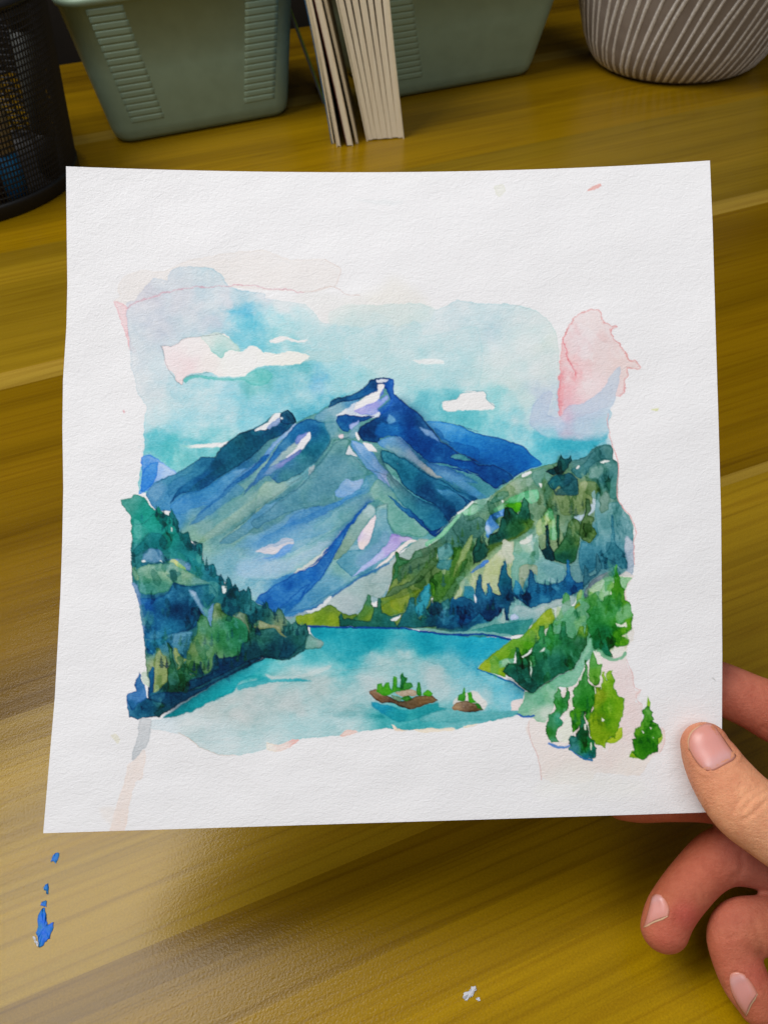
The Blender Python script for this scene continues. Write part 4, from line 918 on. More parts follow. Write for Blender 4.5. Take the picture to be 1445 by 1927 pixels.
    wash('9:740,1232 770,1202 782,1332 762,1402 740,1442 700,1432 680,1392 702,1342 732,1302', '#dddfd5', edge=.15, bloom=.1)
    stroke('9:622,1442 680,1467 740,1466 772,1448', '#6b8ccb', 4.5)
    wash('9:915,820 932,830 952,902 985,898 980,962 962,1042 930,1052 895,1002 900,902', '9:930,880#4f9a44 950,960#5f9f34 930,1020#6aa040', edge=.4)
    wash('9:866,880 882,880 892,982 902,1042 940,1062 936,1182 902,1242 880,1292 860,1232 840,1242 830,1332 790,1382 770,1302 763,1232 790,1202 778,1152 800,1062 840,1012 855,950', '9:872,940#2a7a30 860,1130#1d781c 800,1260#45901a 900,1150#2a801c 810,1100#2f8234 840,1300#3f8c1c', edge=.45, smooth=False, wob=4.4)
    stroke('9:783,1095 776,1140 782,1210', '#dfe2d6', 3)
    stroke('9:972,985 970,1040 975,1060', '#e0e0d8', 3)
    stroke('9:935,1065 940,1110', '#dfe2d6', 2)
    stroke('9:860,930 845,985 838,1010', '#dfe2dc', 2.5)
    wash('9:1085,1340 1120,1335 1115,1400 1080,1432 1030,1440 1010,1420 1060,1390', '#a8c02e', edge=.4)
    wash('9:985,962 1000,953 1010,1002 1022,940 1045,938 1060,982 1060,1052 1090,1112 1132,1132 1128,1222 1100,1292 1090,1342 1080,1400 1040,1400 1020,1440 1000,1477 950,1442 910,1412 905,1342 880,1292 890,1252 930,1212 940,1062 982,1062', '9:1020,1020#66a010 1030,1180#5c9a10 960,1300#7a9c10 990,1430#7fa414 1100,1180#70a414 950,1100#86a020 1040,1300#649c0e 930,1380#86a81c 1000,960#7fae2a', edge=.45, smooth=False, bloom=.7, wob=4.4)
    wash('9:983,1262 1002,1284 986,1292', '#e6e8dc', edge=0)
    wash('9:832,1292 843,1230 860,1228 870,1312 890,1322 907,1402 930,1422 946,1472 941,1542 910,1557 860,1542 800,1512 765,1482 748,1422 760,1395 810,1387 830,1342', '9:850,1350#12633c 870,1460#1d7a2c 780,1420#17605a 810,1480#3a7f90 930,1510#1f7f74 840,1430#157038 900,1530#2f88a0', edge=.45, smooth=False, wob=4.4)
    stroke('9:770,1484 820,1524 870,1548 915,1557', '#3f7cb0', 3)
    stroke('9:868,1315 872,1345', '#dfe6dc', 3)
    stroke('9:910,1440 912,1480', '#d3e2d0', 2)
    wash('9:1290,1118 1314,1162 1312,1192 1288,1195', '#8fbc30', edge=.3, smooth=False)
    wash('9:1172,1530 1190,1490 1210,1500 1240,1540 1262,1552 1200,1545', '#86b020', edge=.4)
    wash('9:1365,1375 1398,1378 1392,1422 1358,1456', '#9cc042', edge=.35)
    wash('9:1275,1190 1300,1178 1314,1195 1310,1217 1337,1230 1325,1252 1342,1272 1330,1292 1367,1305 1387,1352 1392,1392 1370,1412 1367,1452 1357,1502 1320,1522 1260,1552 1215,1538 1185,1500 1205,1497 1195,1452 1188,1412 1215,1402 1193,1372 1210,1337 1247,1322 1255,1282 1265,1252 1253,1220', '9:1290,1220#2a7a14 1300,1300#2f7e10 1280,1420#2c7a0c 1230,1350#5a9a18 1340,1380#2f800f 1240,1500#3f8c14 1320,1480#2f7e0c', edge=.5, smooth=False, wob=3.2)
    for s_ in ('9:1306,1330 1320,1335 1312,1344', '9:1254,1354 1268,1362 1260,1370', '9:1330,1405 1336,1402 1335,1410'):
        wash(s_, '#e8eadf', edge=0)
    glazes('9:160,930 630,520 860,400 1080,230 1180,500 1160,760 900,800 700,960 500,1090 330,980', 70, 24, 84, 61, .7, 1.4, 2.0, ['#1f7a40', '#4f9a1a', '#0f5a42', '#7fae3a'])
    glazes('9:620,1100 860,900 1040,950 1130,1140 1090,1400 930,1540 760,1480 600,1380', 40, 22, 85, 62, .72, 1.35, 2.0)
    glazes('9:1210,1340 1290,1200 1380,1370 1350,1500 1210,1530', 14, 14, 60, 63, .75, 1.4, 1.6)
    glazes('7:310,1270 990,870 1300,800 8:90,560 1000,600 1400,640 1240,820 9:440,1130 8:1300,1170 500,1240 0,1290 10:850,430 400,240', 46, 90, -4, 64, .8, 1.25, 4.5, soft=3.5)
    glazes('1:520,1020 1200,920 2:1400,500 3:600,560 690,1000 1000,1300 2:1100,1180 5:700,80 345,320 4:740,750 280,720 200,200', 40, 70, -5, 65, .72, 1.25, 2.0, soft=6)
    for s_, c_, w_, sd_, a_ in (('14:410,1290 480,1230 560,1170 620,1110 700,1050 800,960', '#1c66b0', 9, -1, .8), ('14:430,1440 560,1360 640,1300 700,1240 800,1210 900,1120 960,1060 1070,940', '#3c7f8c', 16, -1, .6),
                                ('14:650,1420 740,1370 830,1320 900,1290 1000,1240 1150,1180 1200,1120', '#3a80c0', 10, 1, .65), ('14:330,1195 430,1110 560,1020 700,930 850,850', '#0f5876', 13, 1, .7),
                                ('14:1000,1480 1050,1410 1120,1330 1200,1230 1235,1212', '#1d58b4', 8, -1, .8), ('14:1120,930 1180,1010 1260,1090 1330,1180', '#4a86bc', 8, 1, .6), ('14:1250,960 1300,1080 1380,1160 1445,1220', '#0c486c', 14, 1, .7),
                                ('5:900,600 1000,660 1130,745 1300,840 1440,900', '#0f5680', 10, -1, .6), ('5:870,470 920,492 1000,562 1110,652 1250,690 1445,775', '#0b3c92', 12, 1, .7), ('5:1000,870 1100,922 1195,962 1255,1072', '#0c4078', 12, 1, .75),
                                ('5:880,190 960,265 1040,325 1100,395 1200,508 1320,595', '#0d3a80', 8, -1, .6), ('14:520,1250 640,1180 740,1120 800,1060', '#5f9c9c', 14, -1, .5), ('14:300,1300 420,1230 520,1150', '#4a8cc0', 14, -1, .5),
                                ('14:700,1445 860,1400 960,1380 1060,1330', '#6fa4cc', 12, -1, .5), ('7:300,1255 480,1142 700,1012 990,867', '#0c3c5c', 9, 1, .7), ('9:330,990 380,1012 450,1072 520,1100', '#0c4a40', 10, 1, .6)):
        shade(s_, c_, w_, sd_, a_)
    # pencil under-drawing showing along the ridges
    for s_ in ('4:340,935 480,868 610,792 660,757 745,757 780,702 850,645 920,592 1000,572', '4:1010,575 1100,518 1145,462', '5:430,255 560,198 640,163 690,118', '5:875,185 960,262 1040,322 1100,392 1200,505 1320,592 1445,640', '5:1190,375 1300,393 1445,443', '6:150,30 270,90 480,140 600,185 650,240',
               '5:590,610 690,700 830,740 900,830', '5:745,960 770,948 825,935 832,1060 870,1125 990,1165', '4:860,920 960,840 1060,780', '12:560,1420 700,1300 860,1170 990,1080', '4:380,10 395,90 420,150 470,235 515,270 540,215 700,182', '1:735,1305 835,1300 885,1255 1000,1240 1160,1220'):
        stroke(s_, '#46606c', 1.15, a=.55, wob=1.8)
    firs('9:520,760 600,730 700,740 800,740 870,720', 8, 12, 20, ['#1f7444', '#2f8448', '#14603f'], 81, 16, .8)
    firs('9:690,1260 760,1200 830,1330 880,1180 900,1420', 5, 18, 30, ['#1f7a2c', '#2a8024', '#157040'], 84, 10, .7)
    firs('9:1000,1150 1050,1200 1000,1300 1060,1330', 4, 18, 30, ['#5c9a10', '#6aa414', '#4f9010'], 85, 10, .6)
    firs('9:930,520 1000,560 1080,480 1130,560', 5, 16, 26, ['#1f7a30', '#3f8c1c', '#2a8034'], 82, 20, .7)
    glazes('3:740,600 940,490 1080,620 1160,850 1000,1000 760,1100', 26, 36, 60, 83, .55, 1.5, 1.8, soft=2.5)
    # --- drips and specks on the margins
    wash('10:300,196 386,196 376,262 352,382 312,412 272,477 250,472 255,412 285,312', '#c4c8cd', edge=.45)
    wash('10:255,482 332,402 342,442 312,602 272,622 217,852 197,957 95,957 150,762 202,602 222,502', '#e5dad6', edge=.35, soft=1.2)
    wash('10:30,800 130,790 112,902 60,880', '#e8dfdd', a=.8, soft=5, edge=0)
    wash('10:105,300 140,290 170,332 152,357 122,322', '#dddacb', a=.9, edge=.3)
    wash('0:1104,360 1112,352 1128,346 1130,352 1116,358', '#e0b4b0', edge=.4)
    wash('0:930,350 945,346 952,358 940,370 932,364', '#dcdcd4', a=.8, edge=.6)
    wash('0:670,375 760,378 740,386 690,382', '#dadde0', a=.6, soft=3, edge=0)
    wash('0:1223,770 1240,768 1236,774', '#d8dab0', edge=.1)
    stroke('0:233,772 234,775', '#d9a0a8', 3, a=.7)
    stroke('0:1340,1276 1345,1279', '#a9a8a6', 2, a=.8)
    for _ in range(18):
        x, y = _rs.rand(2) * (1230, 1230) + (100, 320)
        stroke('0:%.1f,%.1f %.1f,%.1f' % (x, y, x + 1.2, y + .6), '#c9c8c6', .6 + .5 * _rs.rand(), a=.3)
    # pigment settles in the hollows of the paper
    g = vnoise(3.4, 2, 21) * .34 + vnoise(90, 3, 22) * .1
    D_ = -np.log(np.clip(CANVAS, .003, 1))
    k_ = np.clip(D_.max(-1, keepdims=True) / 1.6, 0, 1)
    CANVAS[:] = np.exp(-D_ * (1 + g[..., None]) * (1 + (.06 + .22 * np.clip((CANVAS[..., 2:3] - CANVAS[..., 1:2]) * 9 + .4, 0, 1)) * k_ * k_ * (3 - 2 * k_)))
    CANVAS[..., 1] += .11 * np.clip(CANVAS[..., 2] - CANVAS[..., 1], 0, 1) * np.clip(D_.max(-1) - .5, 0, 1)



# ------------------------------------------------------------------ the sheet of paper
CORN = {'tl': (125, 313), 'tr': (1335, 302), 'br': (1357, 1528), 'bl': (82, 1568)}


def zpaper(x, y):
    return 1 / (4.30680 - .06052 * (x - 722) / 1000 + .17640 * (y - 963) / 1000)


def sheet_px(u, v):
    """sheet coordinates (u right, v down, 0..1) -> photo position of that spot"""
    a, b, c, d = (np.array(CORN[k], float) for k in ('tl', 'tr', 'br', 'bl'))
    wa, wb, wc, wd = (1 / zpaper(*p) for p in (a, b, c, d))
    # perspective-correct bilinear
    k = np.stack([(1 - u) * (1 - v) / wa, u * (1 - v) / wb, u * v / wc, (1 - u) * v / wd], -1)
    k = k * np.array([wa * wa, wb * wb, wc * wc, wd * wd])
    k = k / k.sum(-1, keepdims=True)
    P = k @ np.array([a, b, c, d])
    x, y = P[..., 0], P[..., 1]
    # bowed edges of the slightly curled sheet
    y = y + 16.5 * (1 - (2 * u - 1) ** 2) * (1 - v) ** 1.5 * (1 + .25 * (u - .5))
    lx = np.interp(v, [0, .07, .17, .23, .31, .38, .47, .55, .63, .79, .9, 1], [0, 4, 10, 11, 8, 10, 15.5, 17, 17, 13, 6, 0])
    rx = np.interp(v, [0, .1, .25, .4, .53, .75, .9, 1], [0, 3, 5, 7.5, 9, 6.5, 2.5, 0])
    x = x + lx * (1 - u) ** 1.6 + rx * u ** 1.6
    return x, y


def sheet_point(u, v, off=0.0):
    x, y = sheet_px(u, v)
    z = zpaper(x, y) * (1 + .022 * (1 - (2 * u - 1) ** 2) * (1 - v) ** 1.2 + .010 * (1 - (2 * v - 1) ** 2) * (1 - u) + .003 * np.sin(7 * u + 2) * np.sin(5 * v))
    z = z + off
    return CAM + z[..., None] * (FW + ((x - PX) / F)[..., None] * RT - ((y - PY) / F)[..., None] * UP), x, y


def build_sheet():
    n = 860
    v, u = np.meshgrid(np.linspace(0, 1, n), np.linspace(0, 1, n), indexing='ij')
    P, x, y = sheet_point(u, v)
    N = n * n
    idx = np.arange(N).reshape(n, n)
    q = np.stack([idx[:-1, :-1], idx[1:, :-1], idx[1:, 1:], idx[:-1, 1:]], -1).reshape(-1, 4)
    # back of the sheet: same outline, coarse grid, and the cut edge
    mstep = np.linspace(0, n - 1, 40).round().astype(int)
    ub, vb = u[np.ix_(mstep, mstep)], v[np.ix_(mstep, mstep)]
    B, _, _ = sheet_point(ub, vb, .00045)
    nb = len(mstep)
    ib = N + np.arange(nb * nb).reshape(nb, nb)
    qb = np.stack([ib[:-1, :-1], ib[:-1, 1:], ib[1:, 1:], ib[1:, :-1]], -1).reshape(-1, 4)
    verts = np.concatenate([P.reshape(-1, 3), B.reshape(-1, 3)])
    fr = idx[np.ix_(mstep, mstep)]
    sides = []
    for A_, B_ in ((fr[0], ib[0]), (fr[-1][::-1], ib[-1][::-1]), (fr[:, 0][::-1], ib[:, 0][::-1]), (fr[:, -1], ib[:, -1])):
        sides += [(A_[i], A_[i + 1], B_[i + 1], B_[i]) for i in range(nb - 1)]
    quads = np.concatenate([q, qb, np.array(sides)])
    me = bpy.data.meshes.new('watercolour_sheet')
    me.vertices.add(len(verts))
    me.vertices.foreach_set('co', verts.astype(np.float32).ravel())
    me.loops.add(quads.size)
    me.loops.foreach_set('vertex_index', quads.astype(np.int32).ravel())
    me.polygons.add(len(quads))
    me.polygons.foreach_set('loop_start', np.arange(0, quads.size, 4, dtype=np.int32))
    sm = np.ones(len(quads), bool)
    sm[-len(sides):] = False
    me.polygons.foreach_set('use_smooth', sm)
    me.update(calc_edges=True)
    # pigment carried by the sheet
    cx, cy = np.clip(x - CX0, 0, CW - 1.01), np.clip(y - CY0, 0, CH - 1.01)
    xi, yi = cx.astype(int), cy.astype(int)
    fx, fy = (cx - xi)[..., None], (cy - yi)[..., None]
    xj, yj = np.minimum(xi + 1, CW - 1), np.minimum(yi + 1, CH - 1)
    col = (CANVAS[yi, xi] * (1 - fx) + CANVAS[yi, xj] * fx) * (1 - fy) + (CANVAS[yj, xi] * (1 - fx) + CANVAS[yj, xj] * fx) * fy
    rgba = np.ones((len(verts), 4), np.float32)
    rgba[:N, :3] = np.clip(col, 0, 1).reshape(-1, 3)
    at_ = me.color_attributes.new('pigment', 'FLOAT_COLOR', 'POINT')
    at_.data.foreach_set('color', rgba.ravel())
    # sheet coordinates for the paper tooth
    uva = me.attributes.new('sheet', 'FLOAT_VECTOR', 'POINT')
    uvw = np.zeros((len(verts), 3), np.float32)
    uvw[:N, 0], uvw[:N, 1] = u.ravel(), v.ravel()
    uvw[N:, 0], uvw[N:, 1], uvw[N:, 2] = ub.ravel(), vb.ravel(), .5
    uva.data.foreach_set('vector', uvw.ravel())
    m = mat('watercolour_paper', rough=.75, spec=.10)
    t = NT(m)
    a = t.n('ShaderNodeAttribute', attribute_name='pigment')
    paper = (.86, .855, .865)
    t.l(t.mix(a.outputs['Color'], paper, 1.0, 'MULTIPLY'), t.b.inputs['Base Color'])
    s = t.n('ShaderNodeAttribute', attribute_name='sheet')

    def mapped(sx, sy, rot=0.0):
        mp = t.n('ShaderNodeMapping')
        mp.inputs['Scale'].default_value = (sx, sy, 1)
        mp.inputs['Rotation'].default_value = (0, 0, rot)
        t.l(s.outputs['Vector'], mp.inputs[0])
        return mp.outputs[0]
    n1 = t.noise(mapped(85, 150, .12), 1.0, 4, .6, 1.1)
    n2 = t.noise(mapped(300, 420), 1.0, 2, .6)
    n3 = t.noise(mapped(5, 7), 1.0, 2)
    hgt = t.math('ADD', t.math('MULTIPLY', n1, 1.0), t.math('MULTIPLY', n2, .4))
    b0 = t.bump(n3, .3, .004)
    t.l(t.bump(hgt, .30, .00055, b0), t.b.inputs['Normal'])
    me.materials.append(m)
    o = bpy.data.objects.new('watercolour_sheet', me)
    C.objects.link(o)
    tag(o, 'square white paper sheet with watercolour of a blue mountain and turquoise lake', 'painting')


paint()
build_sheet()


# ------------------------------------------------------------------ storage bins
def rrect(w_, d, r, n=6):
    """rounded rectangle, x 0..w, y 0..d, counter-clockwise"""
    out = []
    for cx, cy, a0 in ((w_ - r, r, -90), (w_ - r, d - r, 0), (r, d - r, 90), (r, r, 180)):
        for k in range(n + 1):
            a = math.radians(a0 + 90 * k / n)
            out.append((cx + r * math.cos(a), cy + r * math.sin(a)))
    return out


def sage_material():
    m = mat('sage_plastic', (.15, .205, .135), .42, .4)
    t = NT(m)
    n = t.noise(t.coord(), 70, 4)
    t.l(t.ramp(n, [(.3, (.235, .325, .228)), (.7, (.262, .358, .255))]), t.b.inputs['Base Color'])
    t.l(t.bump(t.noise(t.coord(), 1400, 2), .12, .0003), t.b.inputs['Normal'])
    t.b.inputs['Subsurface Weight'].default_value = .06
    t.b.inputs['Subsurface Radius'].default_value = (.004, .005, .004)
    return m


SAGE = sage_material()
RIBMESH = None


def storage_bin(s0, s1, q0, depth, taper, hgt, label, left_ribs, right_ribs, z0, z1, step):
    root = empty('storage_bin', sq(s0, q0), YAW)
    W_ = s1 - s0
    rings = []

    def ring(z, inset, r):
        g = taper * z / hgt
        return [(x * (W_ + 2 * g - 2 * inset) - g + inset, y * (depth + 2 * g - 2 * inset) - g + inset, z) for x, y in
                [(px / W_, py / depth) for px, py in rrect(W_, depth, r)]]
    for z, inset, r in ((.0, .010, .012), (.0015, .004, .014), (.006, .0008, .016), (.014, 0, .017), (hgt * .5, 0, .018), (hgt - .006, 0, .019),
                        (hgt - .0055, -.0022, .020), (hgt - .001, -.0026, .020), (hgt, -.0015, .020), (hgt, .0016, .018), (hgt - .004, .0026, .018), (hgt * .4, .0026, .016), (.004, .004, .014)):
        rings.append(ring(z, inset, r))
    v, f = loft(rings)
    link('bin_wall', v, f, SAGE, root)
    # shallow grip ribs beside the front corners
    global RIBMESH
    if RIBMESH is None:
        L, hh, pr = .031, .0024, .00009
        prof = [(-hh, .0), (-hh * .6, -pr * .7), (0, -pr), (hh * .6, -pr * .7), (hh, .0)]
        rr = []
        for k in range(9):
            x = -L / 2 + L * k / 8
            e = max(.05, min(1, min(k, 8 - k) / 1.6))
            rr.append([(x, y * e - .0002, z) for z, y in prof] + [(x, .001, hh), (x, .001, -hh)])
        vv, ff = loft(rr)
        tmp = link('rib', vv, ff, SAGE)
        RIBMESH = tmp.data
        bpy.data.objects.remove(tmp)
    for side, on in ((0, left_ribs), (1, right_ribs)):
        if not on:
            continue
        z = z0
        while z < z1:
            g = taper * z / hgt
            o = bpy.data.objects.new('rib', RIBMESH)
            C.objects.link(o)
            o.parent = root
            o.location = (-g + .036 if side == 0 else W_ + g - .034, -g, z)
            o.rotation_euler = (math.atan(taper / hgt), 0, 0)
            z += step
    tag(root, label, 'bin', 'sage green storage bins at the back of the desk')
    return root


b1 = storage_bin(.0335, .2075, .817, .115, .019, .1255, 'sage green plastic storage bin between the black mesh cup and the thin booklets', True, True, .022, .116, .0058)
b2 = storage_bin(.300, .4800, .806, .115, .030, .1255, 'sage green plastic storage bin between the thick book and the striped pot', True, False, .022, .116, .0058)
# things kept in the bins
for b_, x_ in ((b1, .05), (b2, .06)):
    mc = mat('paper_roll', (.55, .53, .52), .7, .3)
    rings = [[(x_ + .022 * math.cos(t_) * s_, .05 + .022 * math.sin(t_) * s_, z_) for t_ in np.linspace(0, 2 * math.pi, 20, endpoint=False)] for z_, s_ in ((.0045, .97), (.006, 1), (.108, 1), (.11, .96), (.11, .35), (.09, .34))]
    v_, f_ = loft(rings)
    o_ = link('paper_roll', v_, f_, mc)
    o_.location, o_.rotation_euler = b_.location, b_.rotation_euler
    tag(o_, 'white paper roll standing inside the sage bin beside the ' + ('black mesh cup' if b_ is b1 else 'striped pot'), 'paper roll')


# ------------------------------------------------------------------ books
def page_material(name, c0, c1, freq):
    m = mat(name, c0, .8, .2)
    t = NT(m)
    n = t.noise(t.coord((freq, 3, 6)), 1.0, 3, .7)
    t.l(t.ramp(n, [(.3, c0), (.5, c1), (.72, c0)]), t.b.inputs['Base Color'])
    t.l(t.bump(n, .5, .0006), t.b.inputs['Normal'])
    return m


PAGES = page_material('cream_pages', (.66, .54, .36), (.90, .81, .62), 1500)
CARD = mat('cream_card', (.86, .77, .57), .6, .3)
BLUEC = mat('blue_cover', (.03, .16, .36), .35, .5)
GREENC = mat('green_cover', (.22, .32, .05), .4, .5)
REDC = mat('dark_red_cover', (.10, .015, .012), .5, .4)


def slab(x0, x1, d, h, lean, m, name, parent, bow=0.0, y0=0.0, z0=0.0, ny=1):
    """upright sheet stack: thin along x, deep along y, leaning sideways as it rises"""
    rings = []
    nz = 14
    for k in range(nz + 1):
        z = z0 + (h - z0) * k / nz
        w_ = z / .118
        sx = lean * w_ + bow * math.sin(math.pi * min(w_ / 1.7, 1))
        e = .0003
        rings.append([(x0 + sx + e, y0, z), (x1 + sx - e, y0, z), (x1 + sx, y0 + e, z), (x1 + sx, d - e, z), (x1 + sx - e, d, z), (x0 + sx + e, d, z), (x0 + sx, d - e, z), (x0 + sx, y0 + e, z)])
    v, f = loft(rings)
    return link(name, v, f, m, parent, smooth=False)


BYAW = math.radians(1.5)


def booklet(px, py, thick, h, lean, bow, cover, label, name='booklet', d=.12, ct=.0007):
    root = empty(name, on_desk(px, py), BYAW)
    slab(ct, thick - ct, d - .002, h - .002, lean, PAGES, 'page_block', root, bow, .0008, .0008)
    slab(0, ct - .00005, d, h, lean, cover, 'front_cover', root, bow)
    slab(thick - ct + .00005, thick, d, h, lean, CARD, 'back_cover', root, bow)
    return tag(root, label, 'booklet' if name == 'booklet' else 'book', 'books standing between the bins')


booklet(624, 271, .0024, .215, -.0150, .0030, BLUEC, 'thinnest booklet with a blue cover, outermost of the row beside the left bin')
booklet(634, 277, .0036, .205, -.0162, .0022, CARD, 'thin cream booklet standing between the blue one and the dark red one')
booklet(652, 276, .0062, .205, -.0192, .0012, REDC, 'thin booklet with dark red cover leaning against its neighbours')
booklet(670, 271, .0022, .200, -.0205, .0012, CARD, 'single thin cream booklet leaning next to the thick book')
root = empty('thick_book', on_desk(690, 266), BYAW)
for k, (x0, x1) in enumerate(((.0012, .0060), (.0060, .0102), (.0102, .0150), (.0150, .0204), (.0204, .0246), (.0246, .0300), (.0300, .0345))):
    slab(x0 + .00001, x1 - .00001, .118, .208, -.0205 + .0115 * k / 6, PAGES, 'page_block', root, .0004 * (3 - k), .0010 + .0003 * (k % 3), .0008 + .0004 * (k % 2))
slab(0, .0011, .120, .21, -.0208, CARD, 'front_cover', root, .0012)
slab(.0346, .0357, .120, .21, -.0090, CARD, 'back_cover', root, -.0012)
tag(root, 'thick cream paperback with ragged page edges beside the right bin', 'book')
# grey folder leaning behind the booklets
root = empty('grey_folder', on_desk(608, 196), math.radians(8))
slab(0, .0016, .06, .21, -.034, mat('grey_card', (.16, .17, .17), .5, .4), 'folder_leaf', root)
slab(.0018, .0034, .06, .205, -.034, GREENC, 'folder_leaf', root)
tag(root, 'slim grey and green folder slanting behind the booklets', 'folder')


# ------------------------------------------------------------------ striped pot
def build_pot():
    cen = sq(.634, .770)
    root = empty('striped_pot', cen)
    prof = [(.0, .0), (.070, .0), (.078, .0015), (.086, .007), (.093, .016), (.100, .030), (.108, .055), (.117, .085), (.124, .115), (.128, .145), (.129, .16), (.127, .165), (.124, .165), (.122, .16), (.118, .12), (.09, .02), (.0, .015)]
    m = mat('taupe_glaze', (.105, .082, .068), .5, .35)
    t = NT(m)
    n = t.noise(t.coord(), 60, 5)
    t.l(t.ramp(n, [(.3, (.23, .19, .165)), (.7, (.29, .245, .215))]), t.b.inputs['Base Color'])
    t.l(t.bump(t.noise(t.coord(), 900, 3), .25, .0004), t.b.inputs['Normal'])
    N = 96
    rings = [[(max(r, .0004) * math.cos(a), max(r, .0004) * math.sin(a), z) for a in np.linspace(0, 2 * math.pi, N, endpoint=False)] for r, z in prof]
    v, f = loft(rings)
    link('pot_wall', v, f, m, root)
    # raised chalky lines spiralling up the wall
    mwht = mat('chalk_line', (.46, .43, .40), .7, .2)
    t = NT(mwht)
    n = t.noise(t.coord(), 350, 3)
    t.l(t.ramp(n, [(.3, (.50, .46, .43)), (.65, (.78, .74, .70))]), t.b.inputs['Base Color'])
    zs = np.linspace(.0035, .158, 40)
    pr, pz = np.array([p[0] for p in prof[1:11]]), np.array([p[1] for p in prof[1:11]])
    rr_ = np.interp(zs, pz, pr)
    meshes = []
    for var in range(4):
        vs_, fs_ = [], []
        for k, (z, r) in enumerate(zip(zs, rr_)):
            wig = .010 * math.sin(z * 45 + var * 1.9)
            a = 3.4 * (z - .0) + wig
            hw = .0018 / r * (1 + .15 * math.sin(z * 90 + var))
            for da, dr in ((-hw, .0002), (-hw * .5, .0009), (hw * .5, .0009), (hw, .0002)):
                vs_.append(((r + dr) * math.cos(a + da), (r + dr) * math.sin(a + da), z))
        for k in range(len(zs) - 1):
            for j in range(3):
                fs_.append((k * 4 + j, k * 4 + j + 1, k * 4 + j + 5, k * 4 + j + 4))
        tmp = link('stripe', vs_, fs_, mwht)
        meshes.append(tmp.data)
        bpy.data.objects.remove(tmp)
    NS = 66
    for i in range(NS):
        o = bpy.data.objects.new('stripe', meshes[(i * 7 + i // 5) % 4])
        C.objects.link(o)
        o.parent = root
        o.rotation_euler = (0, 0, 2 * math.pi * (i + .12 * math.sin(i * 2.3)) / NS)
    tag(root, 'round taupe pot with slanting white stripes standing on the desk', 'pot')


build_pot()


# ------------------------------------------------------------------ black wire-mesh cup and what stands in it
def tube(path, r, n=6, closed=False):
    P = [np.asarray(p, float) for p in path]
    rings = []
    up = np.array([0, 0, 1.])
    for i, p in enumerate(P):
        t = (P[(i + 1) % len(P)] if (closed or i < len(P) - 1) else P[i]) - (P[i - 1] if (closed or i) else P[i])
        t = t / np.linalg.norm(t)
        a = np.cross(t, up if abs(t[2]) < .9 else np.array([1., 0, 0]))
        a /= np.linalg.norm(a)
        b = np.cross(t, a)
        rings.append([p + r * (math.cos(2 * math.pi * k / n) * a + math.sin(2 * math.pi * k / n) * b) for k in range(n)])
    if closed:
        rings.append(rings[0])
        return loft(rings, (False, False))
    return loft(rings)


